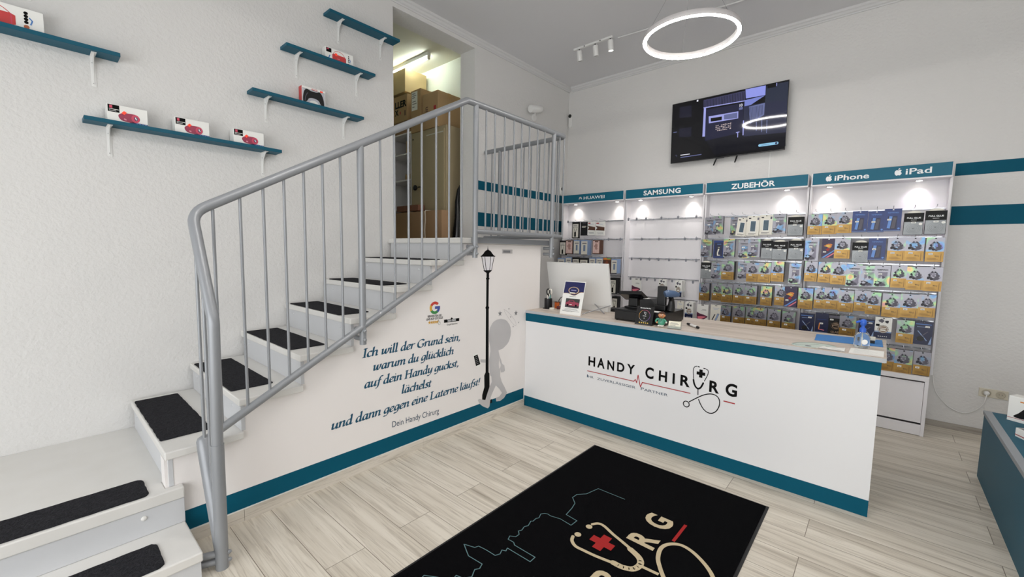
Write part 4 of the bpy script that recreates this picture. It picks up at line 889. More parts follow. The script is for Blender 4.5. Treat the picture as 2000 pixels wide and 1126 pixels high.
def hook(u, r, x, tagged=False):
    o = bpy.data.objects.new('hook', HOOKM); COL.objects.link(o); o.parent = units[u]; o.location = Vector((x, 5.447, RZ[r])) - wloc(units[u])
    if tagged:
        c = bpy.data.objects.new('price_tag_holder', TAGM); COL.objects.link(c); c.parent = o
for u in range(4):
    x0, x1 = EX[u], EX[u + 1]; W = x1 - x0
    U = thing('display_unit', ULAB[u], 'display', ((x0 + x1) / 2, 5.4, 0), 'display units on the back wall'); units.append(U)
    b = MB(); b.box(x0 + .004, x1 - .004, 5.46, 5.585, .541, 2.41, WHITE2); b.build('back_panel', U)
    for xx in (x0 + .003, x1 - .021):
        b = MB(); b.box(xx, xx + .018, 5.335, 5.46, .541, 2.30, WHITE2); b.build('side_panel', U, bevel=.001)
    b = MB(); b.box(x0 + .012, x1 - .012, 5.30, 5.46, 2.298, 2.424, WHITE2); b.box(x0 + .012, x1 - .012, 5.286, 5.30, 2.298, 2.312, WHITE2); b.build('header_box', U, bevel=.001)
    b = MB(); b.box(x0 + .024, x1 - .018, 5.2885, 5.30, 2.313, 2.426, TEALS); b.build('header_sign', U)
    for r in (1, 2, 3, 4, 5, 6):
        if r == 6 and u != 3: continue
        b = MB(); b.box(x0 + .022, x1 - .022, 5.447, 5.46, RZ[r] - .007, RZ[r] + .005, CHROME); b.build('hook_rail', U)
    for f in SPX[u]:
        xx = x0 + W * f; pk = MB(); pk.lathe((xx, 5.375, 2.2985), [(.030, 0), (.030, -.006), (.024, -.007)], CHROME, 20); s = pk.build('spotlight', U)
        l = MB(); l.disc(Frame((xx, 5.375, 2.2905), (1, 0, 0), (0, -1, 0)), 0, 0, .021, SPOTG, 0); l.build('lens', s)
        ld = bpy.data.lights.new('display_spot', 'SPOT'); ld.energy = 2.4; ld.spot_size = math.radians(100); ld.spot_blend = 1.0; ld.shadow_soft_size = .02
        ld.color = [(1, .93, .84), (1, .95, .88), (1, .93, .90), (.98, .86, 1.0)][u] if not (u == 3 and f < .5) else (1, .92, .84)
        lo = bpy.data.objects.new('display_spot', ld); COL.objects.link(lo); lo.location = (xx, 5.385, 2.285); lo.rotation_euler = (math.radians(12), 0, 0)
    # base cabinet under the panel
    bx1 = x1 - (.03 if u == 3 else .002); bx0 = x0 + .002
    b = MB(); b.box(bx0, bx1, 5.183, 5.585, .500, .541, WHITE2); b.box(bx0, bx0 + .026, 5.183, 5.585, 0, .50, WHITE2); b.box(bx1 - .026, bx1, 5.183, 5.585, 0, .50, WHITE2); b.box(bx0 + .026, bx1 - .026, 5.57, 5.585, 0, .5, WHITE2); b.build('base_cabinet', U, bevel=.002)
    b = MB(); b.box(bx0 + .028, bx1 - .028, 5.198, 5.216, .116, .486, WHITE2); b.build('front_flap', U, bevel=.001)
    b = MB(); b.box(bx0 + .026, bx1 - .026, 5.187, 5.205, .004, .100, WHITE2); b.build('kick_board', U, bevel=.001)
FH = FY(5.2885); e = .0006
def logo_obj(u, name='sign_lettering'):
    return None
b = MB(); cx = EX[0] + .335; cz = 2.368
for a in (-78, -52, -27, 0 - 9, 9, 27, 52, 78):
    t = math.radians(a); L = .034 if abs(a) < 40 else .028; P = [(-.0035, .012), (-.0075, L * .7), (-.004, L), (.004, L), (.0075, L * .7), (.0035, .012)]
    b.poly(FH, [(cx + x * math.cos(t) + y * math.sin(t), cz - .012 - x * math.sin(t) + y * math.cos(t)) for x, y in P], LETW, e)
b.build('petal_emblem', units[0]); b = MB(); b.text(FH, 'HUAWEI', cx + .055, 2.348, LETW, width=.335, height=.042, bold=.012, h=e); b.build('sign_lettering', units[0])
b = MB(); b.text(FH, 'SAMSUNG', EX[1] + .27, 2.341, LETW, width=.475, height=.058, bold=.03, spacing=1.08, h=e); b.build('sign_lettering', units[1])
b = MB(); b.text(FH, 'ZUBEHÖR', EX[2] + .29, 2.336, LETW, width=.43, height=.056, bold=.022, h=e); b.build('sign_lettering', units[2])
b = MB()
def apple(x, z, s):
    P = crm([(0, .62), (.22, .72), (.44, .66), (.52, .55), (.40, .36), (.46, .12), (.58, .02), (.46, -.28), (.26, -.46), (.06, -.40), (-.06, -.40), (-.26, -.46), (-.48, -.24), (-.58, .10), (-.52, .48), (-.28, .70), (-.10, .66)], 4, True)
    b.poly(FH, [(x + p[0] * s, z + p[1] * s) for p in P], LETW, e)
    b.poly(FH, [(x + p[0] * s, z + p[1] * s) for p in crm([(-.02, .74), (.02, .96), (.24, 1.10), (.22, .88)], 4, True)], LETW, e)
apple(EX[3] + .155, 2.357, .042); b.build('fruit_emblem', units[3]); b = MB(); b.text(FH, 'iPhone', EX[3] + .20, 2.340, LETW, width=.262, height=.050, bold=.02, h=e); b.build('sign_lettering', units[3]); b = MB()
apple(EX[3] + .665, 2.362, .042); b.build('fruit_emblem', units[3]); b = MB(); b.text(FH, 'iPad', EX[3] + .715, 2.346, LETW, width=.170, height=.052, bold=.015, h=e); b.build('sign_lettering', units[3])
for u, r, x in HOOKS: hook(u, r, max(x, EX[u] + .04), True)

# ------------------------------------------------------------------ hanging packs
HOLO = mat_holo('rainbow_foil', '#929199'); HOLOD = mat_holo('rainbow_foil_dark', '#6F6B78', .35)
GOLD = mat('gold_foil', '#755622', .30, .45, var=(13, '#B8924C', 2)); DKI = mat('pack_ink_and_shade_dark', '#2C2A33', .5); MIDI = mat('pack_ink_and_shade_grey', '#5C5A66', .5)
BLUD = mat('pack_blue', '#14235A', .35, var=(12, '#1F4088', 2)); BLUL = mat('pack_blue_light', '#5F8FD8', .35); SILV = mat('pack_silver_grey', '#6C7072', .35, .3, var=(14, '#A0A4A6', 2)); SILVD = mat('pack_dark_grey', '#5E6163', .4, .2)
PURP = mat('pack_purple', '#3A2450', .4, var=(14, '#241A3A', 2)); ORNG = mat('pack_orange', '#E08A3C', .45); YELL = mat('pack_yellow', '#E6C45A', .45); PINKM = mat('pack_pink_marble', '#D9A79F', .4, var=(26, '#F1E2DC', 2)); BROWN = mat('pack_brown', '#5B3B2C', .5); PINKN = mat('pack_neon_pink', '#E47A8C', .45); NAV = mat('pack_navy', '#141B40', .35); SKY = mat('pack_sky', '#8FA6CC', .4); DISC = mat('pack_ring_bronze', '#8F7A66', .4, .3); PNL = mat('pack_ivory', '#E4E1D6', .5)
W, H, T = .118, .205, .018; e = .0005
FP = Frame((0, 0, 0), (1, 0, 0), (0, 0, 1))
def R4(x0, x1, y0, y1): return [(x0 * W, -y0 * H), (x1 * W, -y0 * H), (x1 * W, -y1 * H), (x0 * W, -y1 * H)]   # x from -.5 to .5, y down from 0
def blob(b, x, y, rx, ry, m, h, seed, n=22, k=.22):
    rn = random.Random(seed); b.poly(FP, crm([(x * W + math.cos(2 * math.pi * i / n) * rx * W * (1 + rn.uniform(-k, k)), -y * H + math.sin(2 * math.pi * i / n) * ry * H * (1 + rn.uniform(-k, k))) for i in range(n)], 2, True), m, h)
def base(m, rounded=True):
    b = MB(); b.box(-W / 2, W / 2, 0, T, -H, 0, m); return b
def hang(b, m=INK): b.poly(FP, [(-.007, -.010), (-.004, -.013), (.004, -.013), (.007, -.010), (.002, -.004), (-.002, -.004)], m, 6 * e)
PKM = {}
def fin(b, key, nm):
    o = b.build(nm, local=True, bevel=0); PKM[key] = (o.data, nm); bpy.data.objects.remove(o)
# gold and silver foil pack
b = base(DKI); b.poly(FP, R4(-.5, .5, 0, .58), HOLO, e); b.poly(FP, R4(-.5, .5, .58, 1.0), GOLD, e)  # dark body colour paints shade onto the pack sides
blob(b, .02, .33, .25, .165, MIDI, 2 * e, 3, 26, .20); blob(b, -.02, .30, .16, .10, HOLOD, 3 * e, 4, 18, .3); blob(b, -.02, .24, .13, .05, DKI, 3 * e, 5, 14, .3)
for q, (x, y, rx, ry) in enumerate(((-.26, .45, .13, .055), (.20, .46, .14, .05), (-.10, .50, .10, .04), (.08, .52, .09, .035), (-.24, .33, .07, .05), (.27, .36, .07, .06))): blob(b, x, y, rx, ry, DKI if q % 2 == 0 else MIDI, (3 + .2 * q) * e, 60 + q, 14, .35)
for q, (x, y, rx, ry) in enumerate(((-.10, .37, .06, .03), (.10, .36, .06, .03), (.0, .43, .07, .025), (-.05, .28, .05, .02), (.09, .27, .05, .02), (.02, .20, .04, .012))): blob(b, x, y, rx, ry, HOLO, (5 + .2 * q) * e, 70 + q, 10, .35)
b.ring(FP, .30 * W, -.43 * H, .009, .0115, MIDI, 4.6 * e, 20, -70, 190); b.ring(FP, 0, -.33 * H, .037, .0392, HOLO, 2.5 * e, 30, 20, 160)
b.text(FP, '9H-J', .02 * W, -.80 * H, DKI, width=.027, height=.013, h=4 * e); b.ribbon(FP, [(-.38 * W, -.86 * H), (.10 * W, -.86 * H)], .002, BROWN, 3 * e); b.ribbon(FP, [(-.38 * W, -.91 * H), (.22 * W, -.91 * H)], .002, BROWN, 3 * e); b.ribbon(FP, [(.36 * W, -.66 * H), (.36 * W, -.97 * H)], .0022, BROWN, 3 * e); hang(b); fin(b, 'G', 'glass_protector_pack')
# TEMPERED rainbow pack
b = base(MIDI); b.poly(FP, R4(-.5, .5, 0, 1), HOLO, e); b.text(FP, 'TEMPERED', 0, -.235 * H, DKI, width=.084, height=.014, align='C', bold=.03, h=2 * e)  # grey body stands in for shading along the side faces
b.poly(FP, R4(-.26, .34, .30, .90), DKI, e); b.poly(FP, R4(-.235, .315, .312, .888), HOLOD, 2 * e); blob(b, -.02, .66, .17, .13, HOLO, 3 * e, 11, 14, .4); blob(b, .08, .55, .1, .06, MIDI, 4 * e, 12, 12, .4)
blob(b, -.22, .84, .24, .12, DKI, 4 * e, 13, 18, .3); blob(b, .05, .90, .2, .07, MIDI, 5 * e, 14, 16, .3); blob(b, -.26, .82, .10, .05, HOLO, 5 * e, 15, 12, .4); hang(b); fin(b, 'T', 'tempered_glass_pack')
# FULL GLUE pack
b = base(BLACKM); b.poly(FP, R4(-.48, .48, .40, .985), SILV, e); b.text(FP, 'FULL GLUE', 0, -.25 * H, LETW, width=.083, height=.013, align='C', bold=.03, h=2 * e); b.poly(FP, R4(-.15, .15, .31, .325), LETW, 2 * e)
for rr in (.012, .022, .033, .044): b.ring(FP, 0, -.70 * H, rr - .001, rr, SILVD, 2 * e, 28)
b.disc(FP, 0, -.70 * H, .005, SILVD, 2 * e); b.poly(FP, [(-.35 * W, .0), (.35 * W, .0), (.30 * W, .012), (.1 * W, .02), (-.1 * W, .02), (-.30 * W, .012)], PNL, -.002, -.001); fin(b, 'F', 'full_glue_pack')
# white phone packs
b = base(PNL); b.poly(FP, R4(-.24, .24, .24, .84), PAPER, e); b.poly(FP, R4(-.20, .20, .27, .78), mat('pack_phone_blue', '#2E4252', .3, var=(30, '#4E6878', 2)), 2 * e); b.poly(FP, R4(-.40, -.20, .10, .16), DKI, e); b.poly(FP, R4(.30, .44, .09, .21), MIDI, e); b.poly(FP, R4(-.34, .28, .88, .90), MIDI, e); b.poly(FP, R4(-.34, .16, .925, .94), MIDI, e); hang(b); fin(b, 'W', 'phone_glass_pack')
b = base(PNL); b.poly(FP, R4(-.10, .10, .03, .06), INK, e); b.poly(FP, [(-.10 * W, -.95 * H), (.08 * W, -.93 * H), (.34 * W, -.52 * H), (.16 * W, -.50 * H)], MIDI, e); b.poly(FP, [(-.07 * W, -.93 * H), (.07 * W, -.915 * H), (.30 * W, -.54 * H), (.17 * W, -.53 * H)], SKY, 2 * e); b.poly(FP, [(-.36 * W, -.92 * H), (-.26 * W, -.92 * H), (-.02 * W, -.56 * H), (-.12 * W, -.56 * H)], DKI, e); b.poly(FP, R4(-.3, .3, .18, .20), SKY, e); b.poly(FP, R4(-.2, .2, .25, .265), SKY, e); fin(b, 'N', 'white_phone_pack')
# blue phone pack
b = base(BLUD); b.text(FP, 'TEMPERED', 0, -.20 * H, BLUL, width=.075, height=.012, align='C', h=e); b.poly(FP, R4(-.28, .26, .33, .90), NAV, e); b.poly(FP, [(-.30 * W, -.86 * H), (-.12 * W, -.88 * H), (-.02 * W, -.34 * H), (-.20 * W, -.33 * H)], BLUL, 2 * e); b.poly(FP, [(-.06 * W, -.87 * H), (.14 * W, -.87 * H), (.22 * W, -.40 * H), (.04 * W, -.38 * H)], MIDI, 2 * e); b.disc(FP, .38 * W, -.88 * H, .008, BLUL, e); b.ribbon(FP, [(-.48 * W, -.97 * H), (.48 * W, -.97 * H)], .003, SKY, e); hang(b, LETW); fin(b, 'B', 'blue_phone_pack')
# purple pack, and navy packs
b = base(PURP); blob(b, .02, .36, .26, .11, ORNG, e, 21, 18, .4); blob(b, -.04, .38, .14, .06, YELL, 2 * e, 22, 12, .4); blob(b, -.05, .56, .12, .07, RED, 2 * e, 23, 14, .4); b.poly(FP, [(-.48 * W, -.98 * H), (-.28 * W, -.98 * H), (.48 * W, -.62 * H), (.48 * W, -.56 * H)], BLUL, e); b.poly(FP, [(-.20 * W, -.98 * H), (.0 * W, -.98 * H), (.48 * W, -.76 * H), (.48 * W, -.70 * H)], PINKN, e); hang(b, LETW); fin(b, 'P', 'dark_splash_pack')
b = base(NAV); b.ribbon(FP, [(-.30 * W, -.40 * H), (.22 * W, -.82 * H)], .006, SKY, e); b.ribbon(FP, [(.24 * W, -.42 * H), (-.34 * W, -.80 * H)], .006, MIDI, 2 * e); b.disc(FP, -.12 * W, -.74 * H, .024, BLACK, 3 * e); b.poly(FP, [(.30 * W, -.97 * H), (.46 * W, -.97 * H), (.46 * W, -.62 * H)], SKY, e); b.poly(FP, R4(-.42, .42, .10, .125), BLUL, e); b.poly(FP, R4(-.35, .1, .22, .24), SKY, e); fin(b, 'X', 'navy_cable_pack')
b = base(NAV); b.ribbon(FP, [(-.14 * W, -.48 * H), (-.20 * W, -.80 * H)], .010, ORNG, e); b.ribbon(FP, [(-.22 * W, -.80 * H), (.22 * W, -.83 * H)], .007, PINKN, e); b.poly(FP, R4(-.35, .35, .30, .33), BLUD, e); b.poly(FP, R4(-.46, .46, .93, .945), SKY, e); fin(b, 'Y', 'navy_bracelet_pack')
b = base(BLUD); b.poly(FP, R4(-.40, .40, .12, .90), NAV, e); b.ribbon(FP, [(.05 * W, -.40 * H), (-.08 * W, -.70 * H), (-.06 * W, -.84 * H), (.20 * W, -.84 * H)], [.018, .014, .014, .006], PNL, 2 * e); b.disc(FP, .03 * W, -.42 * H, .011, PNL, 2 * e); b.text(FP, 'GLASS', .05 * W, -.25 * H, BLUL, width=.045, height=.013, align='C', h=2 * e); fin(b, 'S', 'navy_white_tool_pack')
# ring-disc packs
def ringpack(bm, low, tx, lowm):
    b = base(bm)
    if lowm: b.poly(FP, R4(-.5, .5, .72, 1.0), lowm, e); b.poly(FP, R4(-.5, .5, .66, .72), SKY, e)
    b.disc(FP, 0, -.56 * H, .038, DISC, 2 * e, n=30); b.ring(FP, 0, -.56 * H, .030, .034, low, 3 * e); b.poly(FP, R4(-.20, .20, .50, .53), low, 3 * e); b.poly(FP, R4(-.16, .16, .575, .64), low, 3 * e)
    for i in range(12): a = math.pi * i / 6; b.disc(FP, .034 * math.cos(a), -.56 * H + .034 * math.sin(a), .006, DISC, 2 * e, n=8)
    return b
b = ringpack(BLACKM, INK, None, None); b.text(FP, 'GLASS', 0, -.92 * H, DISC, width=.075, height=.020, align='C', bold=.04, h=2 * e); b.poly(FP, R4(-.48, .48, .05, .19), MIDI, e); fin(b, 'D', 'black_ring_pack')
b = ringpack(PAPER, PAPER, None, NAV); blob(b, -.12, .17, .2, .08, MIDI, e, 31, 14, .4); blob(b, .22, .20, .12, .06, DKI, e, 32, 12, .4); b.poly(FP, R4(-.44, -.22, .33, .43), INK, e)
for q in range(5): b.disc(FP, (-.24 + .12 * q) * W, -.91 * H, .004, LETW, 3 * e, n=10)
hang(b); fin(b, 'R', 'white_ring_pack')
# red swoosh pack
b = base(PAPER); b.poly(FP, [(x * W, -y * H) for x, y in [(-.5, .98), (-.5, .48)] + crm([(-.5, .48), (-.2, .58), (.1, .62), (.42, .70), (.46, .76), (.2, .90), (.0, .98)], 4)], mat('pack_plum', '#6C3148', .4, var=(20, '#43223F', 2)), e); b.poly(FP, [(x * W, -y * H) for x, y in crm([(-.44, .80), (-.1, .74), (.34, .75), (.0, .88), (-.2, .97)], 4, True)], PINKN, 2 * e); b.poly(FP, R4(-.02, .32, .30, .32), MIDI, e); b.poly(FP, R4(-.14, .34, .36, .37), MIDI, e); b.poly(FP, R4(-.12, .12, .02, .06), INK, e); fin(b, 'L', 'red_swoosh_pack')
# accessory packs of the leftmost unit
b = base(BLACKM); b.poly(FP, R4(-.40, .46, .13, .96), PNL, e); b.poly(FP, [(-.30 * W, -.30 * H), (.34 * W, -.30 * H), (.04 * W, -.66 * H), (-.04 * W, -.66 * H)], INK, 2 * e); b.poly(FP, [(-.24 * W, -.325 * H), (.28 * W, -.325 * H), (.03 * W, -.62 * H), (-.03 * W, -.62 * H)], PNL, 3 * e); b.poly(FP, R4(-.13, .12, .62, .92), INK, 4 * e); b.poly(FP, R4(-.28, .28, .22, .25), MIDI, 2 * e); fin(b, 'H', 'black_framed_case_pack')
b = base(BLACKM); b.poly(FP, R4(-.30, .30, .30, .34), PNL, e); b.poly(FP, R4(-.30, .20, .39, .42), PNL, e); b.poly(FP, R4(-.2, .3, .05, .09), MIDI, e); fin(b, 'K', 'plain_black_pack')
b = base(PAPER); b.poly(FP, [(-.5 * W, -.30 * H), (.5 * W, -.42 * H), (.5 * W, -.66 * H), (-.5 * W, -.62 * H), (-.30 * W, -.46 * H)], BROWN, e); b.poly(FP, R4(-.42, -.12, .08, .16), RED, e); b.poly(FP, R4(-.34, .34, .80, .82), MIDI, e); b.poly(FP, R4(-.26, .40, .87, .885), MIDI, e); b.poly(FP, R4(-.3, .3, .2, .215), SKY, e); fin(b, 'Q', 'brown_band_pack')
b = base(BROWN); b.poly(FP, R4(-.46, .46, .06, .94), PINKM, e); blob(b, .0, .45, .26, .2, mat('pack_marble_dark', '#8C5F58', .4, var=(30, '#D8B2A8', 2)), 2 * e, 41, 18, .4); b.poly(FP, R4(-.2, .3, .08, .16), BROWN, 2 * e); fin(b, 'M', 'pink_marble_pack')
b = base(SKY); b.poly(FP, R4(-.46, .46, .08, .97), PNL, e); b.poly(FP, R4(-.12, .18, .34, .74), mat('pack_steel_blue', '#7A8CA6', .4), 2 * e); b.poly(FP, R4(-.30, .34, .20, .25), MIDI, 2 * e); b.poly(FP, R4(-.46, .46, .97, 1.0), INK, 2 * e); fin(b, 'V', 'white_case_pack')
b = base(BROWN); blob(b, 0, .5, .3, .3, mat('pack_rust', '#8A4A30', .5), e, 51, 16, .3); b.poly(FP, R4(-.5, .5, 0, .12), ORNG, e); b.poly(FP, R4(0, .5, 0, .07), mat('pack_green', '#8FB56A', .5), 2 * e); fin(b, 'O', 'rust_brown_pack')
PDESC = {'G': 'gold and silver pack', 'T': 'rainbow TEMPERED pack', 'F': 'black FULL GLUE pack', 'W': 'white pack with blue phone', 'N': 'white pack with slanted phone', 'B': 'blue pack with phone picture', 'P': 'dark pack with orange splash', 'X': 'navy pack with crossed cable', 'Y': 'navy pack with orange hook shape', 'S': 'navy pack with white tool', 'D': 'black pack with bronze disc', 'R': 'white and navy pack with bronze disc', 'L': 'white pack with plum swoosh', 'H': 'black framed pack with triangle', 'K': 'plain black pack', 'Q': 'white pack with brown band', 'M': 'pink marble pack', 'V': 'white case pack with blue edges', 'O': 'rust brown pack'}
st_mb = MB(); st_mb.poly(FY(0), [(-.014, -.0075), (.014, -.0075), (.014, .0075), (-.014, .0075)], PRICE, 0.0, .0004); st_mb.poly(FY(-.0004), [(-.009, -.003), (.009, -.003), (.009, .001), (-.009, .001)], GREYI, .0002)
q_ = st_mb.build('price_sticker', local=True); STK = q_.data; bpy.data.objects.remove(q_)
STP = {'G': (-.22, .66), 'T': (-.12, .40), 'F': (.0, .44), 'B': (-.2, .50), 'P': (-.3, .66), 'X': (.24, .20), 'Y': (-.05, .48), 'D': (-.30, .27)}
ORDN = ['1st', '2nd', '3rd', '4th', '5th', '6th', '7th', '8th', '9th', '10th']
rows = {}
for p in PACKS: rows.setdefault((p[0], p[1]), []).append(p)
rnd = random.Random(5); NW = .021
for (u, r), L in rows.items():
    L.sort(key=lambda p: p[3]); ys = [0] * len(L)
    for i in reversed(range(len(L))):
        ys[i] = 5.222
        if i < len(L) - 1 and L[i + 1][3] - L[i][3] < .5 * (L[i][5] + L[i + 1][5]) + .001: ys[i] = ys[i + 1] + NW * L[i + 1][8] + .001
    for i, (_, _, t, x, z, w, h, n, tilt) in enumerate(L):
        me, nm = PKM[t]; hook(u, r, x)
        for k in range(n):
            o = bpy.data.objects.new(nm, me); COL.objects.link(o)
            o.location = (x + (rnd.uniform(-.002, .002) if k else 0), ys[i] + NW * k, z + (rnd.uniform(-.004, .002) if k else 0)); o.scale = (w / .118, 1, h / .205); o.rotation_euler = (0, math.radians(tilt if not k else 0), 0)
            RN = ['top', 'second', 'third', 'fourth', 'fifth', 'bottom'][r - 1]; place = '%s from left, %s row, %s display' % (ORDN[i], RN, UN[u])
            lab = '%s, %s' % (PDESC[t], place) if k == 0 else '%s, %s layer behind the %s front pack, %s row, %s display' % (PDESC[t].split(' with')[0], ORDN[k], ORDN[i], RN, UN[u])
            tag(o, lab, 'package', 'packs hanging on the %s display' % UN[u])
            if k == 0 and t in STP:
                s = bpy.data.objects.new('price_sticker', STK); COL.objects.link(s); s.parent = o; fx, fy = STP[t]
                s.location = ((fx + rnd.uniform(-.05, .05)) * .118, -.0037, -(fy + rnd.uniform(-.02, .03)) * .205)
            if k == 0 and t == 'F' and rnd.random() < .7:
                c = MB(); c.disc(FY(0), .36 * .118, -.50 * .205, .011, PRICE, .0035); so = c.build('round_sticker', local=True); so.parent = o
# ------------------------------------------------------------------ television
tv = thing('television', 'large black flat television hanging tilted on the back wall', 'television', (-1.53, 5.55, 2.749))
FT = Frame((-2.157, 5.515, 2.749), (1, 0, 0), (0, -.025, .72)); TW, TH = 1.256, .732; FT2 = Frame(FT.p(-.003, .009), FT.u, FT.v)
b = MB(); b.fbox(FT, 0, TW, 0, TH, -.012, -.002, BLACK); b.fbox(FT, .16, TW - .16, .06, TH * .55, -.045, -.012, BLACKM); b.build('casing', tv, bevel=.002)
def scr(n, c, s=.55): return mat('screen_' + n, '#020203', .05, emit=(c, s))
SM = {'base': scr('base', '#07070C'), 'd1': scr('d1', '#1B1B2B'), 'road': scr('road', '#11121B'), 'mid': scr('mid', '#20213A'), 'haze': scr('haze', '#2A2D44'), 'up': scr('up', '#2A3042'), 'rib': scr('rib', '#3F3F60'), 'lite': scr('lite', '#A2A6E6'), 'black': scr('black', '#030304'), 'grey': scr('grey', '#666C98'), 'blue': scr('blue', '#939BEB'), 'awn': scr('awn', '#7B86CF'), 'fac': scr('fac', '#6B739F'), 'white': scr('white', '#E8E8F2'), 'pill': scr('pill', '#94CBEA'), 'warm': scr('warm', '#D8C6C4')}
b = MB(); b.poly(FT, [(.006, .010), (TW - .006, .010), (TW - .006, TH - .006), (.006, TH - .006)], SM['base'], -.0015); h = -.0012
for i, (m, p) in enumerate(SCREEN): b.poly(FT, p, SM[m], h + i * .00004)
h = .0001
for k in range(26):
    t = k / 26; b.poly(FT2, [(.392 + .445 * t, .606 - .010 * t), (.397 + .445 * t, .606 - .010 * t), (.396 + .445 * t, .686 + .008 * t), (.391 + .445 * t, .686 + .008 * t)], SM['base'], h)
for k in range(12):
    x = .885 + .012 * k; b.poly(FT2, [(x, .34 + .006 * k), (x + .004, .34 + .006 * k), (x + .004, .51), (x, .51)], SM['haze'], h)
for r_ in range(4):
    for c_ in range(9):
        if (r_ * 5 + c_ * 3) % 7 == 0: continue
        x = .532 + .0195 * c_; z = .306 + .0195 * r_; b.poly(FT2, [(x, z), (x + .014, z), (x + .014, z + .006 + .004 * ((c_ + r_) % 3)), (x, z + .006)], SM['warm'], h)
b.text(FT2, '10', .783, .536, SM['white'], width=.030, height=.030, h=h, bold=.02)
P = [(1.013 + .0145 * math.cos(t), .0715 + .0145 * math.sin(t)) for t in [math.pi / 2 + math.pi * i / 8 for i in range(9)]] + [(1.180 + .0145 * math.cos(t), .0725 + .0145 * math.sin(t)) for t in [-math.pi / 2 + math.pi * i / 8 for i in range(9)]]
b.poly(FT2, P, SM['pill'], h); b.disc(FT2, 1.173, .0725, .0115, SM['rib'], h + .0002); b.poly(FT2, [(1.03, .069), (1.11, .069), (1.11, .073), (1.03, .073)], SM['grey'], h + .0002)
b.ring(FT2, .071, .078, .010, .013, SM['grey'], h, 20, -60, 150); b.build('screen', tv)
for (x0, z0), (x1, z1) in (((-1.61, 2.76), (-1.632, 2.668)), ((-1.384, 2.76), (-1.398, 2.675))):
    b = MB(); b.tube([(x0, 5.555, z0), (x1, 5.52, z1)], .008, BLACK, 8); b.build('pull_cord', tv)
b = MB(); b.fbox(FT, .55, .64, -.008, -.0003, -.010, -.003, mat('tv_logo_bar', '#2A2A2E', .3)); b.build('badge', tv)
b = MB(); b.box(-1.85, -1.20, 5.585, 5.619, 2.98, 3.32, BLACKM); b.build('wall_mount', tv)

# ------------------------------------------------------------------ ceiling lights
def ring_lamp(c, R, label, wires=True):
    th = thing('ring_pendant_lamp', label, 'lamp', c, 'glowing ring pendant lamps'); c = Vector(c); n = 72
    b = MB(); vs = []; fs = []
    prof = [(R - .004, .0), (R - .004, .042), (R - .032, .042), (R - .032, .0)]
    b2 = MB()
    for i in range(n):
        t = 2 * math.pi * i / n
        for r, z in prof: vs.append(c + Vector((r * math.cos(t), r * math.sin(t), z)))
    for i in range(n):
        j = (i + 1) % n
        for q in range(3): fs.append((i * 4 + q, j * 4 + q, j * 4 + q + 1, i * 4 + q + 1))
    b.add(vs, fs, mat('lamp_ring_white', '#E4E0E0', .4), True); b.build('housing', th)
    pts = [c + Vector(((R - .018) * math.cos(2 * math.pi * i / n), (R - .018) * math.sin(2 * math.pi * i / n), .004)) for i in range(n)]
    b2.tube(pts, .0135, GLOW, 12, closed=True); b2.build('diffuser', th)
    top = Vector((c.x, c.y, ZC))
    b = MB(); b.lathe(top + Vector((0, 0, -.035)), [(.05, 0), (.055, .003), (.055, .035)], WPLA, 24); b.build('ceiling_canopy', th)
    for a in (120, 205, 335):
        t = math.radians(a); w_ = MB(); w_.tube([top + Vector((.03 * math.cos(t), .03 * math.sin(t), -.03)), c + Vector(((R - .018) * math.cos(t), (R - .018) * math.sin(t), .042))], .0011, mat('wire_grey', '#8E8E90', .4, .5), 6); w_.build('suspension_wire', th)
    return th
ring_lamp((-1.357, 3.769, 3.40), .3845, 'glowing white ring lamp hanging on thin wires over the sales counter')
ring_lamp((0.7, 2.2, 3.40), .3845, 'ring lamp hanging above the picture at the right of the floor mat')
ring_lamp((-1.1, 1.0, 3.40), .3845, 'ring lamp hanging above the picture over the black floor mat')
th = thing('track_light', 'white ceiling track light with three cylinder spots in the back corner', 'lamp', (-2.75, 4.58, ZC))
b = MB(); b.box(-3.06, -2.53, 4.565, 4.595, ZC - .022, ZC, WPLA); b.build('track', th, bevel=.002)
for x, ax, on in ((-2.985, (-.02, .22, -1), False), (-2.765, (.0, .25, -1), False), (-2.565, (.03, .14, -1), True)):
    A = Vector(ax).normalized(); P0 = Vector((x, 4.58, ZC - .022)); hd = MB()
    hd.lathe(P0 + A * .018, [(.030, 0), (.032, .003), (.032, .115), (.030, .117), (.026, .112)], WPLA, 20, axis=A); o = hd.build('spot_head', th)
    nk = MB(); nk.tube([P0 + Vector((0, 0, .002)), P0 + A * .022], .007, BLACK, 8); nk.build('joint', o)
    ln = MB(); ln.lathe(P0 + A * .125, [(.025, 0), (.025, .006)], SPOTG if on else mat('dark_lens', '#2A2A2C', .3), 18, axis=A); ln.build('lens', o)
for x in (-2.905, -2.69):
    b = MB(); b.lathe((x, 4.565, ZC - .013), [(.007, 0), (.007, .004)], BLACK, 10, axis=(0, -1, 0)); b.build('screw', th)
# a daylight strip lamp in the storage room
th = thing('tube_lamp', 'bright fluorescent tube lamp on the ceiling of the storage room', 'lamp', (-5.2, 3.56, 4.15))
b = MB(); b.box(-5.85, -4.62, 3.535, 3.585, 4.105, 4.15, WPLA); b.build('batten', th, bevel=.003)
b = MB(); b.tube([(-5.83, 3.56, 4.078), (-4.645, 3.56, 4.078)], .014, TUBE, 14); b.build('tube', th)
for x in (-5.84, -4.632):
    b = MB(); b.box(x - .012, x + .012, 3.543, 3.577, 4.058, 4.106, CREAM); b.build('end_cap', th, bevel=.002)

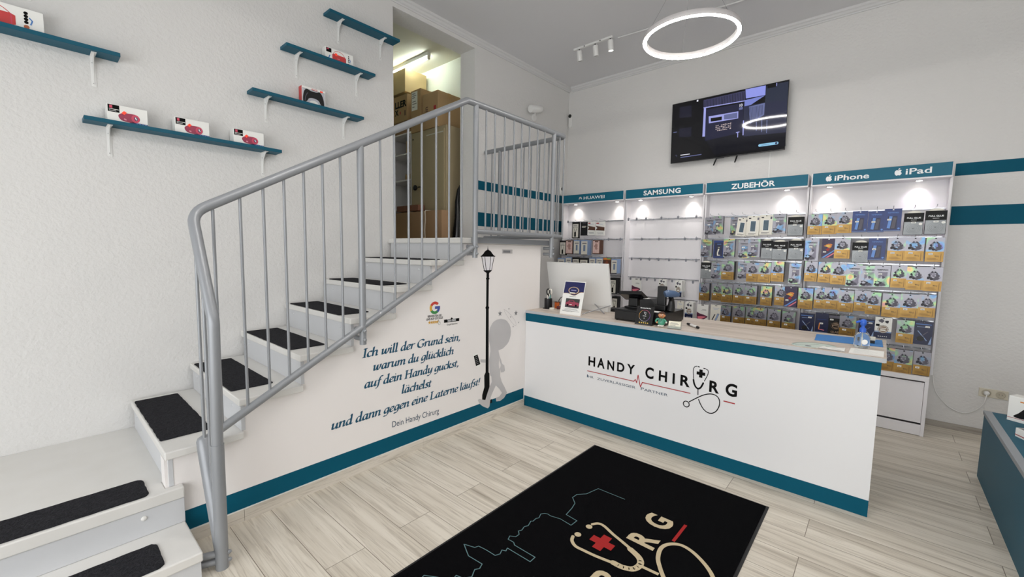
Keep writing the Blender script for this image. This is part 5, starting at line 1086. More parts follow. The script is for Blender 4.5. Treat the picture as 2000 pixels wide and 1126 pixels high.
# ------------------------------------------------------------------ things in the storage room
cab = thing('metal_cabinet', 'tall olive metal cabinet with black knob behind the doorway', 'cabinet', (-4.59, 3.7, 1.705))
b = MB(); b.box(-4.955, -4.225, 3.52, 3.90, 1.706, 3.16, OLIVE); b.build('body', cab, bevel=.004)
b = MB(); b.box(-4.93, -4.25, 3.503, 3.52, 1.76, 3.12, OLIVE); b.box(-4.60, -4.26, 3.500, 3.503, 3.070, 3.085, mat('chrome_strip', '#D8D6CC', .3, .6)); o = b.build('door', cab, bevel=.003)
b = MB(); b.lathe((-4.813, 3.503, 2.423), [(.012, 0), (.012, .02), (.034, .022), (.038, .032), (.034, .044), (.01, .05)], BLACK, 20, axis=(0, -1, 0)); b.box(-4.78, -4.72, 3.492, 3.503, 2.425, 2.437, BLACK); b.build('knob', o)
b = MB(); b.lathe((-4.895, 3.503, 3.07), [(.010, 0), (.010, .004)], BLACKM, 12, axis=(0, -1, 0)); b.build('lock', o)
bk = thing('bookcase', 'white bookcase half hidden left of the olive cabinet', 'shelf', (-5.25, 3.7, 1.705))
for x in (-5.56, -4.985):
    b = MB(); b.box(x, x + .018, 3.52, 3.90, 1.706, 3.20, WHITE2); b.build('side_panel', bk)
for z in (1.72, 2.14, 2.548, 2.908, 3.182):
    b = MB(); b.box(-5.541, -4.986, 3.525, 3.895, z, z + .018, WHITE2); b.build('shelf_board', bk)
b = MB(); b.box(-5.541, -4.986, 3.895, 3.905, 1.72, 3.20, mat('bookcase_back', '#B9BBB4', .6)); b.build('back_panel', bk)
def carton(x0, x1, y0, y1, z0, z1, m, label, extra=None, tape=True):
    th = thing('cardboard_box', label, 'box', ((x0 + x1) / 2, (y0 + y1) / 2, z0), 'cardboard boxes in the storage room')
    b = MB(); b.box(x0, x1, y0, y1, z0, z1, m); b.build('carton', th, bevel=.004)
    if tape:
        ym = (y0 + y1) / 2; b = MB(); b.box(x0 - .0006, x1 + .0006, ym - .025, ym + .025, z1, z1 + .0006, mat('packing_tape', '#B08D5C', .35)); b.box(x1, x1 + .0006, ym - .025, ym + .025, z1 - .06, z1, MATS['packing_tape']); b.build('tape', th)
    if extra: extra(th)
    return th
def ex_ler(t):
    b = MB(); F = FY(3.508); b.text(F, 'LLER', -5.05, 3.555, INK, width=.27, height=.085, h=.0008, align='R', bold=.05); b.text(F, 'X', -5.235, 3.46, INK, height=.075, h=.0008, bold=.05, align='R'); b.poly(F, [(-5.21, 3.46), (-5.185, 3.46), (-5.185, 3.50), (-5.21, 3.50)], RED, .0008); b.poly(F, [(-5.10, 3.43), (-5.07, 3.43), (-5.07, 3.50), (-5.10, 3.50)], BROWN, .0008); b.build('print', t)
carton(-5.62, -5.036, 3.508, 3.89, 3.362, 3.712, CARD1, 'brown box with black LLER lettering at the left edge of the doorway', ex_ler)
def ex_lab(t):
    b = MB(); F = FY(3.508); b.poly(F, [(-4.93, 3.45), (-4.80, 3.45), (-4.80, 3.69), (-4.93, 3.69)], PAPER, .0008)
    for z, w in ((3.66, .07), (3.635, .09), (3.61, .06), (3.56, .08), (3.53, .10), (3.49, .05)): b.poly(F, [(-4.915, z), (-4.915 + w, z), (-4.915 + w, z + .010), (-4.915, z + .010)], GREYI, .0012)
    b.build('address_label', t)
carton(-4.950, -4.735, 3.508, 3.89, 3.162, 3.712, CARD1, 'tall narrow brown box with a white address label on the cabinet', ex_lab)
def ex_mi(t):
    b = MB(); F = Frame((-4.60, 3.508, 3.30), (0, 0, 1), (-1, 0, 0)); b.text(F, 'min', 0, -.02, BROWN, height=.07, h=.0008, bold=.02); b.poly(FY(3.508), [(-4.46, 3.38), (-4.41, 3.38), (-4.41, 3.43), (-4.46, 3.43)], RED, .0008); b.build('print', t)
carton(-4.690, -4.375, 3.508, 3.89, 3.162, 3.608, CARD1, 'wide brown box with sideways print at the right end of the cabinet', ex_mi)
carton(-5.60, -5.083, 3.510, 3.87, 3.750, 4.060, CARD2, 'pale plain box on top under the fluorescent tube', None, False)
carton(-5.60, -4.99, 3.53, 3.88, 3.203, 3.3605, CARD3, 'flat brown box between the bookcase top and the lettered box', None, False)
def ex_rope(t):
    for x in (-4.80, -4.43):
        b = MB(); P = [(x + .006 * math.sin(k * .9), 3.346, 2.075 - .045 * k) for k in range(9)]
        b.tube([(x, 3.49, 2.094), (x, 3.352, 2.092)] + P, .007, mat('rope_white', '#D8D2C4', .8), 8); b.build('rope', t)
carton(-5.10, -4.105, 3.352, 3.490, 1.706, 2.087, CARD3, 'large flat brown box tied with white rope on the storage floor', ex_rope, False)
carton(-5.10, -4.62, 3.375, 3.485, 2.103, 2.182, mat('red_brown_carton', '#7E5440', .8), 'reddish brown box lying on the roped box', None, False)
carton(-5.14, -5.075, 3.56, 3.80, 2.927, 3.10, CARD1, 'small upright brown box on the upper bookcase board', None, False)
carton(-5.06, -4.99, 3.56, 3.84, 2.927, 3.16, CARD1, 'taller slim brown box on the upper bookcase board beside the cabinet', None, False)
carton(-5.14, -5.0, 3.54, 3.80, 2.567, 2.64, CARD1, 'little brown box on the middle bookcase board', None, False)
th = MB(); rb = random.Random(3)
vs = []; fs = []
prof = [(.14, 0), (.15, .10), (.13, .30), (.10, .50), (.07, .66), (.035, .72)]
for r, z in prof:
    for j in range(14):
        t = 2 * math.pi * j / 14; q = r * (1 + rb.uniform(-.16, .16)); vs.append((-4.152 + .44 * q * math.cos(t), 3.72 + q * math.sin(t), 1.706 + z))
for i in range(5):
    for j in range(14): fs.append((i * 14 + j, i * 14 + (j + 1) % 14, (i + 1) * 14 + (j + 1) % 14, (i + 1) * 14 + j))
th.add(vs, fs, mat('black_film', '#0D0D10', .25), True); th.add(vs[-14:], [tuple(range(14))], MATS['black_film'])
tag(th.build('black_sack', loc=(-4.145, 3.72, 1.706)), 'shiny black plastic sack squeezed beside the cabinet', 'sack')
wb = MB(); rb = random.Random(9); wb.ball((-5.07, 3.62, 2.203), .07, .06, .044, mat('white_film', '#DADBD6', .35), 14, 10)
for i, v in enumerate(wb.v): wb.v[i] = v + Vector((rb.uniform(-.008, .008), rb.uniform(-.008, .008), 0))
tag(wb.build('plastic_bag', loc=(-5.07, 3.62, 2.158)), 'crumpled white plastic bag on the bookcase', 'bag')

# ------------------------------------------------------------------ things on the sales counter
Z1 = 0.999
cup = thing('pen_cup', 'black mesh pen cup at the left end of the counter', 'pen cup', (-2.632, 3.585, Z1))
CX, CY = -2.632, 3.585
b = MB(); b.lathe((CX, CY, Z1), [(.040, 0), (.041, .004), (.042, .105), (.042, .108), (.039, .108), (.038, .006), (.0, .006)], mat('cup_black', '#141519', .3, .3), 28); b.build('cup', cup)
b = MB(); b.lathe((CX, CY, Z1), [(.056, 0), (.058, .003), (.056, .005), (.044, .005)], BLACK, 28); b.build('base_ring', cup)
sc = thing('scissors', 'scissors with black and white handles standing in the pen cup', 'scissors', (CX, CY, Z1 + .01))
b = MB(); b.poly(Frame((CX - .002, CY - .004, Z1 + .012), (1, 0, .05), (0, .12, 1)), [(-.006, 0), (.006, 0), (.010, .13), (-.010, .13)], CHROME, -.002, .002); b.build('blade', sc)
for dx, m in ((-.014, BLACK), (.014, PNL)):
    b = MB(); b.tube([(CX + dx + .019 * math.cos(2 * math.pi * i / 14), CY + .012, Z1 + .175 + .030 * math.sin(2 * math.pi * i / 14)) for i in range(14)], .006, m, 8, closed=True); b.tube([(CX + dx * .3, CY + .008, Z1 + .13), (CX + dx, CY + .012, Z1 + .150)], .007, m, 8); b.build('handle', sc)
for dx, dy, tx, ty, m, l in ((.018, -.008, .030, .0, mat('pen_teal', '#1E8C82', .35), 'teal green pen leaning in the pen cup'), (-.018, .01, -.020, .03, INK, 'black pen standing in the pen cup'), (.004, -.02, .006, -.03, PNL, 'white pen standing in the pen cup')):
    p = thing('pen', l, 'pen', (CX + dx, CY + dy, Z1 + .01)); b = MB(); b.tube([(CX + dx, CY + dy, Z1 + .010), (CX + dx * .4 + tx * .6, CY + dy * .4 + ty * .6, Z1 + .145)], .0045, m, 10); b.build('barrel', p)
    b = MB(); q0 = Vector((CX + dx * .4 + tx * .6, CY + dy * .4 + ty * .6, Z1 + .146)); b.tube([q0, q0 + Vector((tx * .05, ty * .05, .016))], [.0042, .0025], INK, 10); b.build('cap', p)
b = MB(); b.lathe((-2.556, 3.548, Z1), [(.017, 0), (.026, 0), (.027, .002), (.027, .016), (.026, .018), (.017, .018), (.016, .016), (.016, .002), (.017, 0)], PNL, 24); tag(b.build('tape_roll', loc=(-2.556, 3.548, Z1)), 'small cream tape roll in front of the pen cup', 'tape roll')
b = MB(); b.box(-2.605, -2.562, 3.66, 3.69, Z1, Z1 + .062, mat('orange_box', '#C9642A', .5)); b.box(-2.606, -2.561, 3.659, 3.691, Z1 + .062, Z1 + .070, BROWN); tag(b.build('small_box', loc=(-2.58, 3.675, Z1), bevel=.002), 'small orange box behind the pen cup', 'box')
b = MB(); b.box(-2.55, -2.40, 3.62, 3.69, Z1, Z1 + .030, mat('maroon_leather', '#5E2B2E', .5)); tag(b.build('wallet', loc=(-2.475, 3.655, Z1), bevel=.004), 'flat maroon case lying left of the card display', 'case')
b = MB(); b.tube(crm([(-2.60, 3.72, Z1 + .004), (-2.585, 3.715, Z1 + .085), (-2.53, 3.71, Z1 + .125), (-2.45, 3.70, Z1 + .105), (-2.38, 3.70, Z1 + .05), (-2.34, 3.71, Z1 + .004)], 6), .0035, BLACK, 8); tag(b.build('cable', loc=(-2.48, 3.7, Z1)), 'black cable arching between the pen cup and the card display', 'cable')
# raffle card
sg = thing('counter_card', 'white upright card with navy header and red car picture', 'sign', (-2.22, 3.39, Z1))
FS = Frame((-2.339, 3.374, Z1), (1, -.015, 0), (0, .085, .318)); w, h = .238, .328
b = MB(); b.fbox(FS, 0, w, 0, h, -.003, 0, PAPER); e = .0006
NV = mat('card_navy', '#232660', .4, var=(30, '#1B2250', 2)); GLD = mat('card_gold', '#B08A5A', .4)
b.poly(FS, [(.006, h - .008), (.006, .205)] + [(x * w, y) for x, y in crm([(.03, .205), (.25, .208), (.42, .195), (.60, .192), (.80, .222), (.975, .226)], 4)] + [(w - .006, h - .008)], NV, e)
b.ribbon(FS, [(x * w, y) for x, y in crm([(.03, .205), (.25, .208), (.42, .195), (.60, .192), (.80, .222), (.975, .226)], 4)], .003, GLD, 2 * e, False)
b.disc(FS, .50 * w, .238, .062, GLD, 3 * e, ry=.036); b.disc(FS, .50 * w, .238, .055, PNL, 4 * e, ry=.031); b.disc(FS, .50 * w, .238, .052, NV, 5 * e, ry=.029); b.poly(FS, [(.38 * w, .236), (.62 * w, .236), (.62 * w, .242), (.38 * w, .242)], mat('pale_lilac', '#A9A8D0', .4), 6 * e)
b.poly(FS, [(.34 * w, .176), (.66 * w, .176), (.66 * w, .180), (.34 * w, .180)], GREYI, e)
b.poly(FS, [(.20 * w, .070), (.86 * w, .070), (.86 * w, .158), (.20 * w, .158)], mat('photo_dark', '#39323A', .4), e); b.poly(FS, [(.20 * w, .130), (.86 * w, .130), (.86 * w, .158), (.20 * w, .158)], mat('photo_trees', '#4B4E4C', .4, var=(60, '#2B2F2C', 2)), 2 * e)
CARR = mat('photo_car_red', '#A9444E', .4, var=(50, '#8A3A5A', 2))
b.poly(FS, [(x * w, y) for x, y in crm([(.24, .095), (.24, .118), (.32, .126), (.38, .142), (.56, .142), (.66, .126), (.82, .122), (.84, .105), (.82, .092), (.5, .088)], 4, True)], CARR, 3 * e)
b.poly(FS, [(.38 * w, .127), (.42 * w, .138), (.54 * w, .138), (.60 * w, .127)], DKI, 4 * e); b.poly(FS, [(.40 * w, .096), (.52 * w, .096), (.52 * w, .104), (.40 * w, .104)], PNL, 4 * e)
for xx in (.32, .72): b.disc(FS, xx * w, .093, .010, INK, 5 * e, n=14)
for y, a0, a1 in ((.056, .22, .80), (.047, .16, .84), (.036, .08, .92), (.030, .12, .60)): b.poly(FS, [(a0 * w, y), (a1 * w, y), (a1 * w, y + .0028), (a0 * w, y + .0028)], GREYI, e)
b.build('card', sg)
b = MB(); b.fbox(Frame((-2.23, 3.40, Z1), (1, 0, 0), (0, -.05, .2)), -.03, .03, 0.0, .20, -.075, -.072, PNL); b.build('prop', sg)
# monitor seen from behind
mo = thing('monitor', 'large white monitor seen from behind, leaning over the counter', 'monitor', (-2.38, 3.75, Z1))
FMN = Frame((-2.752, 3.800, 1.053), (1, 0, 0), (0, -.10, .430)); b = MB(); b.fbox(FMN, 0, .742, 0, .4415, -.022, 0, WPLA); b.fbox(FMN, .28, .44, .439, .4418, .0, .0006, GREYI); b.build('back_cover', mo, bevel=.003)
b = MB(); b.fbox(FMN, .01, .732, .01, .43, -.0235, -.022, BLACK); b.build('screen', mo)
b = MB(); b.tube([(-2.141, 3.470, Z1 + .006), (-2.02, 3.80, 1.07)], .006, CHROME, 8); b.build('stand_leg', mo)
b = MB(); b.tube([(-2.011, 3.660, Z1 + .006), (-2.20, 3.80, 1.07)], .006, CHROME, 8); b.build('stand_leg', mo)
b = MB(); b.box(-2.50, -2.05, 3.805, 3.86, Z1, 1.075, WPLA); b.build('stand_foot', mo)
kb = thing('keyboard', 'black keyboard lying on the counter under the white monitor', 'keyboard', (-2.0, 3.97, Z1)); b = MB(); b.box(-2.33, -1.86, 3.88, 4.04, Z1, Z1 + .020, BLACKM); b.build('body', kb, bevel=.003)
b = MB()
for r_ in range(4):
    for c_ in range(14): b.box(-2.315 + .032 * c_, -2.29 + .032 * c_, 3.895 + .035 * r_, 3.922 + .035 * r_, Z1 + .020, Z1 + .026, BLACK)
b.build('keys', kb)
# till
dr = thing('cash_drawer', 'wide black cash drawer with the till on top', 'cash drawer', (-1.55, 3.65, Z1))
b = MB(); b.box(-1.785, -1.325, 3.440, 3.865, Z1 + .006, 1.100, BLACK); b.build('body', dr, bevel=.004)
b = MB(); b.box(-1.778, -1.332, 3.428, 3.440, Z1 + .014, 1.088, BLACK); b.build('drawer_front', dr, bevel=.003)
for x, y in ((-1.77, 3.46), (-1.34, 3.46), (-1.77, 3.84), (-1.34, 3.84)):
    b = MB(); b.lathe((x, y, Z1), [(.010, 0), (.010, .006)], BLACKM, 10); b.build('foot', dr)
ps = thing('till_terminal', 'black till terminal with tilted touch screen on the cash drawer', 'till', (-1.69, 3.62, 1.1))
b = MB(); b.box(-1.755, -1.615, 3.56, 3.70, 1.1, 1.115, BLACK); b.box(-1.735, -1.650, 3.60, 3.665, 1.115, 1.19, BLACK); b.build('stand', ps, bevel=.004)
FTM = Frame((-1.800, 3.66, 1.185), (1, 0, .06), (0, -.16, .075)); b = MB(); b.fbox(FTM, 0, .215, -.02, .135, -.012, .020, BLACK); b.build('screen_housing', ps, bevel=.004)
b = MB(); b.fbox(FTM, .012, .203, -.01, .125, .020, .0206, mat('till_glass', '#17181C', .12)); b.build('screen', ps)
pr = thing('receipt_printer', 'low black receipt printer between till screen and upright device', 'printer', (-1.54, 3.66, 1.1)); b = MB(); FPR = Frame((0, 3.58, 1.101), (1, 0, 0), (0, 0, 1)); b.poly(FPR, [(-1.615, 0), (-1.475, 0), (-1.475, .05), (-1.515, .095), (-1.615, .085)], BLACK, -.14, 0); b.build('body', pr, bevel=.004)
b = MB(); b.fbox(FPR, -1.600, -1.530, .088, .091, -.10, -.03, PAPER); b.build('paper_slip', pr)
hd = thing('card_reader', 'tall upright black device standing on the cash drawer', 'card reader', (-1.43, 3.62, 1.1)); b = MB(); b.box(-1.47, -1.395, 3.60, 3.64, 1.101, 1.315, BLACK); b.build('body', hd, bevel=.008)
b = MB(); b.box(-1.48, -1.385, 3.58, 3.67, 1.101, 1.15, BLACK); b.build('cradle', hd, bevel=.008)
bs = thing('barcode_scanner', 'barcode scanner with blue grey head on a black stand', 'scanner', (-1.36, 3.62, 1.1))
b = MB(); b.tube(crm([(-1.355, 3.62, 1.101), (-1.352, 3.63, 1.15), (-1.350, 3.625, 1.20), (-1.348, 3.60, 1.225)], 4), [.034, .034, .033, .032, .030, .028, .026, .024, .022, .021, .020, .020, .020][:13], BLACK, 14); b.build('stand', bs)
b = MB(); b.tube([(-1.385, 3.56, 1.250), (-1.37, 3.575, 1.258), (-1.33, 3.625, 1.252), (-1.305, 3.66, 1.245)], [.026, .032, .030, .018], mat('scanner_blue', '#4A6080', .35), 14); b.build('scan_head', bs)
b = MB(); b.box(-1.46, -1.40, 3.46, 3.53, 1.1005, 1.104, PAPER); b.poly(FZ(1.1042), [(-1.455, 3.47), (-1.41, 3.47), (-1.41, 3.475), (-1.455, 3.475)], GREYI); tag(b.build('receipt', loc=(-1.43, 3.5, 1.1)), 'white slip of paper lying on the black cash drawer', 'paper')
bw = thing('rating_card', 'black upright rating card with a coloured ring and gold stars', 'sign', (-1.48, 3.36, Z1))
FB = Frame((-1.553, 3.358, Z1), (1, 0, 0), (0, .040, .150)); w, h = .150, .158; b = MB(); b.fbox(FB, 0, w, 0, h, -.004, 0, BLACKM); b.box(-1.553, -1.403, 3.35, 3.40, Z1, Z1 + .003, BLACK)
b.text(FB, 'Bewerten Sie Uns', .5 * w, .88 * h, LETW, width=.60 * w, height=.009, align='C', bold=.03, h=.0006)
for i, c_ in enumerate(('#7E5AA8', '#C0587A', '#D9A24A', '#B9B9C0')): b.ring(FB, .50 * w, .50 * h, .046, .0485, mat('ring_col%d' % i, c_, .4), .0006, 12, 90 * i - 60, 90 * i + 30)
b.text(FB, 'TJ', .5 * w, .58 * h, LETW, height=.018, align='C', h=.0006); b.poly(FB, [(.40 * w, .47 * h), (.60 * w, .47 * h), (.60 * w, .495 * h), (.40 * w, .495 * h)], LETW, .0006); b.disc(FB, .5 * w, .36 * h, .006, GREYI, .0006)
for i in range(5):
    cx, cy = (.26 + .12 * i) * w, .115 * h; b.poly(FB, [(cx + (.008 if k % 2 == 0 else .0035) * math.sin(math.pi * k / 5), cy + (.008 if k % 2 == 0 else .0035) * math.cos(math.pi * k / 5)) for k in range(10)], YELL, .0006)
b.poly(FB, [(.10 * w, .02 * h), (.90 * w, .02 * h), (.90 * w, .035 * h), (.10 * w, .035 * h)], GREYI, .0006); b.build('card', bw)
# little ceramic doctor
fg = thing('doctor_figurine', 'small ceramic doctor figurine in a green coat on the counter edge', 'figurine', (-1.335, 3.385, Z1))
SKIN = mat('ceramic_skin', '#C98A5E', .25); HAIR = mat('ceramic_hair', '#4A2A1A', .25); GRN = mat('ceramic_green', '#4E9C82', .25); CW = mat('ceramic_white', '#E2DED6', .25)
gx, gy = -1.335, 3.385
b = MB(); b.lathe((gx, gy, Z1 + .018), [(.022, 0), (.028, .006), (.030, .020), (.026, .038), (.018, .050), (.010, .054)], GRN, 22); b.build('coat', fg)
b = MB(); b.ball((gx - .012, gy - .010, Z1 + .009), .014, .020, .009, CW); b.ball((gx + .012, gy - .010, Z1 + .009), .014, .020, .009, CW); b.lathe((gx, gy, Z1 + .006), [(.022, 0), (.022, .013)], CW, 18); b.build('shoes', fg)
b = MB(); b.ball((gx + .002, gy - .003, Z1 + .094), .026, .025, .026, SKIN); b.ball((gx + .010, gy - .028, Z1 + .092), .0075, .008, .006, SKIN); b.ball((gx - .024, gy - .002, Z1 + .094), .005, .007, .008, SKIN); b.ball((gx + .028, gy - .002, Z1 + .094), .005, .007, .008, SKIN); b.build('head', fg)
b = MB(); b.ball((gx + .001, gy + .004, Z1 + .106), .027, .025, .020, HAIR); b.ball((gx + .004, gy - .016, Z1 + .116), .016, .012, .008, HAIR); b.build('hair', fg)
b = MB()
for dx in (-.003, .015): b.ball((gx + dx, gy - .0255, Z1 + .101), .0045, .003, .005, CW, 10, 8); b.ball((gx + dx + .001, gy - .0280, Z1 + .101), .002, .0015, .003, INK, 8, 6)
b.tube(crm([(gx - .006, gy - .0265, Z1 + .083), (gx + .006, gy - .0275, Z1 + .080), (gx + .017, gy - .0240, Z1 + .084)], 4), .0016, HAIR, 6); b.build('face', fg)
b = MB(); b.tube(crm([(gx - .018, gy, Z1 + .064), (gx - .038, gy - .004, Z1 + .058), (gx - .042, gy - .010, Z1 + .042), (gx - .030, gy - .018, Z1 + .036)], 4), .0075, GRN, 10); b.ball((gx - .029, gy - .019, Z1 + .036), .008, .007, .008, SKIN); b.build('arm', fg)
b = MB(); b.tube(crm([(gx + .018, gy, Z1 + .064), (gx + .034, gy - .004, Z1 + .054), (gx + .042, gy - .008, Z1 + .044)], 4), .0075, GRN, 10); b.ball((gx + .044, gy - .009, Z1 + .041), .008, .007, .008, CW); b.build('arm', fg)
b = MB(); b.tube(crm([(gx - .010, gy - .016, Z1 + .070), (gx - .006, gy - .027, Z1 + .055), (gx + .002, gy - .030, Z1 + .048), (gx + .008, gy - .027, Z1 + .058), (gx + .010, gy - .016, Z1 + .070)], 5), .0015, MIDI, 6); b.build('stethoscope', fg)
ch = thing('business_card_holder', 'clear holder with cream business cards beside the figurine', 'card holder', (-1.22, 3.36, Z1))
GLS = mat('clear_acrylic', '#F4FAFC', .05, trans=.92, spec=.5)
FK = Frame((-1.268, 3.346, Z1 + .002), (1, .15, 0), (0, .02, .066)); b = MB(); b.fbox(FK, -.002, .100, -.001, .022, .001, .003, GLS); b.fbox(FK, -.002, .100, -.001, .003, -.030, .003, GLS); b.fbox(FK, -.002, .100, 0, .058, -.030, -.028, GLS); b.build('tray', ch)
b = MB(); b.fbox(FK, .003, .094, .004, .062, -.020, 0, mat('business_card_cream', '#E3DFCB', .5))
for z, a0, a1 in ((.045, .20, .75), (.036, .12, .85), (.026, .15, .6)): b.poly(FK, [(.095 * a0, z), (.095 * a1, z), (.095 * a1, z + .003), (.095 * a0, z + .003)], GREYI, .0005)
b.build('card_stack', ch)
mk = thing('marker_pen', 'white marker with black ends lying on the counter', 'marker', (-1.145, 3.57, Z1)); p0 = Vector((-1.209, 3.637, Z1 + .0115)); p1 = Vector((-1.079, 3.502, Z1 + .0115))
b = MB(); b.tube([p0.lerp(p1, .30), p0.lerp(p1, .88)], .010, WPLA, 14); b.build('barrel', mk)
b = MB(); b.tube([p0, p0.lerp(p1, .30)], [.0092, .0112], BLACK, 14); b.build('cap', mk)
b = MB(); b.tube([p0.lerp(p1, .88), p1], [.0108, .0098], BLACK, 14); b.build('end_plug', mk)
b = MB(); b.poly(FZ(Z1), [(-.349, 3.943), (-.333, 3.667), (.036, 3.722), (.030, 4.015)], mat('blue_mat', '#3F7FC1', .6), .0004, .004); tag(b.build('work_mat', loc=(-.15, 3.83, Z1), bevel=.0008), 'flat blue work mat at the right end of the counter', 'mat')
bt = thing('spray_bottle', 'clear bottle with blue pump head on the right end of the counter', 'bottle', (-.073, 3.600, Z1)); bx, by = -.073, 3.600
CLR = mat('clear_plastic', '#F2F8FB', .06, trans=.95, spec=.5); BPL = mat('pump_blue', '#2F63C8', .3)
b = MB(); b.lathe((bx, by, Z1 + .0005), [(.036, 0), (.041, .004), (.042, .015), (.042, .070), (.038, .086), (.026, .098), (.014, .106), (.013, .118)], CLR, 28); b.build('body', bt)
b = MB(); b.lathe((bx, by, Z1 + .104), [(.018, 0), (.018, .022), (.014, .028), (.010, .030), (.010, .046)], BPL, 20); b.build('collar', bt)
b = MB(); b.lathe((bx, by, Z1 + .148), [(.012, 0), (.016, .004), (.018, .022), (.015, .036), (.006, .042)], BPL, 20); b.tube(crm([(bx, by, Z1 + .172), (bx - .02, by - .010, Z1 + .174), (bx - .036, by - .018, Z1 + .168)], 4), .007, BPL, 10); b.build('pump_head', bt)
b = MB(); b.tube([(bx, by, Z1 + .012), (bx, by, Z1 + .104)], .0025, PNL, 8); b.build('dip_tube', bt)
b = MB(); F = Frame((bx, by, Z1), (.89, .45, 0), (0, 0, 1)); b.disc(F, -.004, .045, .017, PAPER, .0425, n=20); b.build('sticker', bt)
b = MB(); b.box(-.045, -.008, 3.805, 3.835, Z1 + .0045, Z1 + .024, BLACK); b.box(-.047, -.006, 3.803, 3.837, Z1 + .024, Z1 + .048, CREAM); tag(b.build('stamp', loc=(-.027, 3.82, Z1 + .0045), bevel=.003), 'small cream and black stamp on the blue mat', 'stamp')
b = MB(); b.poly(FZ(Z1), [(-.124, 3.527), (.042, 3.553), (.039, 3.345), (-.126, 3.335)], PAPER, .0003, .002)
for k in range(6): b.poly(FZ(Z1 + .0021), [(-.105, 3.37 + .026 * k), (.01 - .02 * (k % 3), 3.372 + .026 * k), (.01 - .02 * (k % 3), 3.375 + .026 * k), (-.105, 3.373 + .026 * k)], GREYI)
b.poly(FZ(Z1 + .0021), [(-.124, 3.337), (.038, 3.347), (.038, 3.350), (-.124, 3.340)], RED); tag(b.build('paper_sheet', loc=(-.04, 3.44, Z1)), 'white printed sheet on the front right corner of the counter', 'paper')
GLP = mat('pale_green_print', '#C9D8D0', .3); DGP = mat('dark_green_print', '#5E7A74', .35)
b = MB(); b.poly(FZ(Z1), [(x, y) for x, y in crm([(-.435, 3.40), (-.40, 3.48), (-.33, 3.545), (-.25, 3.545), (-.20, 3.50), (-.22, 3.43), (-.30, 3.36), (-.40, 3.345)], 4, True)], GLP, .0004, .002); b.ribbon(FZ(Z1 + .0022), crm([(-.43, 3.40), (-.40, 3.48), (-.33, 3.54), (-.25, 3.54), (-.20, 3.50)], 5), .010, DGP); b.ribbon(FZ(Z1 + .0022), crm([(-.41, 3.37), (-.36, 3.44), (-.29, 3.49)], 5), .006, DGP); b.disc(FZ(Z1 + .0023), -.34, 3.39, .018, MIDI); tag(b.build('flyer', loc=(-.32, 3.45, Z1)), 'pale green printed flyer with dark curved lines near the counter front', 'flyer')
b = MB(); b.poly(FZ(Z1), [(-.262, 3.440), (-.150, 3.488), (-.147, 3.344), (-.292, 3.352)], PAPER, .0024, .004); b.ribbon(FZ(Z1 + .0042), [(-.25, 3.435), (-.155, 3.475)], .008, DGP); b.ribbon(FZ(Z1 + .0042), [(-.285, 3.357), (-.15, 3.350)], .010, INK); b.ribbon(FZ(Z1 + .0042), [(-.26, 3.39), (-.17, 3.40)], .004, GREYI); tag(b.build('flyer', loc=(-.22, 3.41, Z1)), 'white flyer with dark lower line overlapping the pale green one', 'flyer')

# ------------------------------------------------------------------ teal table at the right edge
tt = thing('display_table', 'low teal display table with grey edge at the right picture edge', 'table', (1.1, 3.0, 0))
b = MB(); b.box(.627, 1.60, 1.6, 4.53, 0, .470, TEALD); b.build('body', tt)
b = MB(); b.box(.622, .662, 1.595, 4.535, .470, .4955, mat('table_edge_grey', '#8D9297', .45)); b.box(.662, 1.605, 4.525, 4.535, .470, .4955, MATS['table_edge_grey']); b.build('edge_trim', tt)
b = MB(); b.box(.6625, 1.60, 1.6, 4.5245, .470, .4950, TEALB); b.build('top_board', tt)
def rotbox(name, label, cat, c, rz, sx, sy, sz, m, deco=None, group=None):
    th = bpy.data.objects.new(name, None); COL.objects.link(th); th.location = c; th.rotation_euler = (0, 0, rz); th.empty_display_size = .05; tag(th, label, cat, group)
    b = MB(); b.box(0, sx, 0, sy, 0, sz, m)
    if deco: deco(b)
    o = b.build('carton', local=True, bevel=.002); o.parent = th; return th
def d_mount(b):
    F = FY(0); e = .0006
    b.poly(F, [(x, z) for x, z in crm([(.030, .036), (.052, .062), (.074, .094), (.090, .112), (.098, .108), (.094, .090), (.096, .072), (.106, .062), (.118, .060), (.120, .045), (.100, .034), (.060, .028)], 4, True)], BLACK, e)
    b.disc(F, .110, .085, .016, PAPER, 2 * e); b.poly(F, [(0, .022), (.16, .022), (.16, .025), (0, .025)], RED, e); b.poly(F, [(.10, .002), (.135, .002), (.135, .020), (.10, .020)], NEONR, e); b.poly(F, [(.055, .138), (.105, .138), (.105, .146), (.055, .146)], ORNG, e); b.poly(F, [(.135, .06), (.15, .06), (.15, .075), (.135, .075)], GREYI, e); b.poly(F, [(.135, .09), (.15, .09), (.15, .10), (.135, .10)], GREYI, e)
    b.box(.07, .16, .03, .06, .172, .178, NEONR)
rotbox('car_mount_box', 'white box with a black phone mount picture on the teal table', 'box', (.712, 4.39, .4955), math.radians(-32), .165, .085, .172, PAPER, d_mount)
def d_red(b): b.poly(Frame((0, 0, 0), (1, 0, 0), (0, 0, 1)), [(0, .012), (.13, .012), (.13, .017), (0, .017)], RED, .0006); b.poly(FZ(.0565), [(.01, .005), (.12, .005), (.12, .04), (.01, .04)], mat('box_top_grey', '#7F7F84', .5))
rotbox('small_white_box', 'small flat white box with a red stripe on the teal table', 'box', (.692, 4.01, .4955), math.radians(-64), .13, .075, .056, PAPER, d_red)
rotbox('small_white_box', 'plain pale box nearest the viewer on the teal table', 'box', (.708, 3.845, .4955), math.radians(-70), .12, .07, .05, mat('pale_cyan_carton', '#DCE8EA', .5))
b = MB(); P = [(.100, 0), (.112, .02), (.112, .22), (.10, .29), (.07, .335), (.025, .350)]; vs = []; fs = []
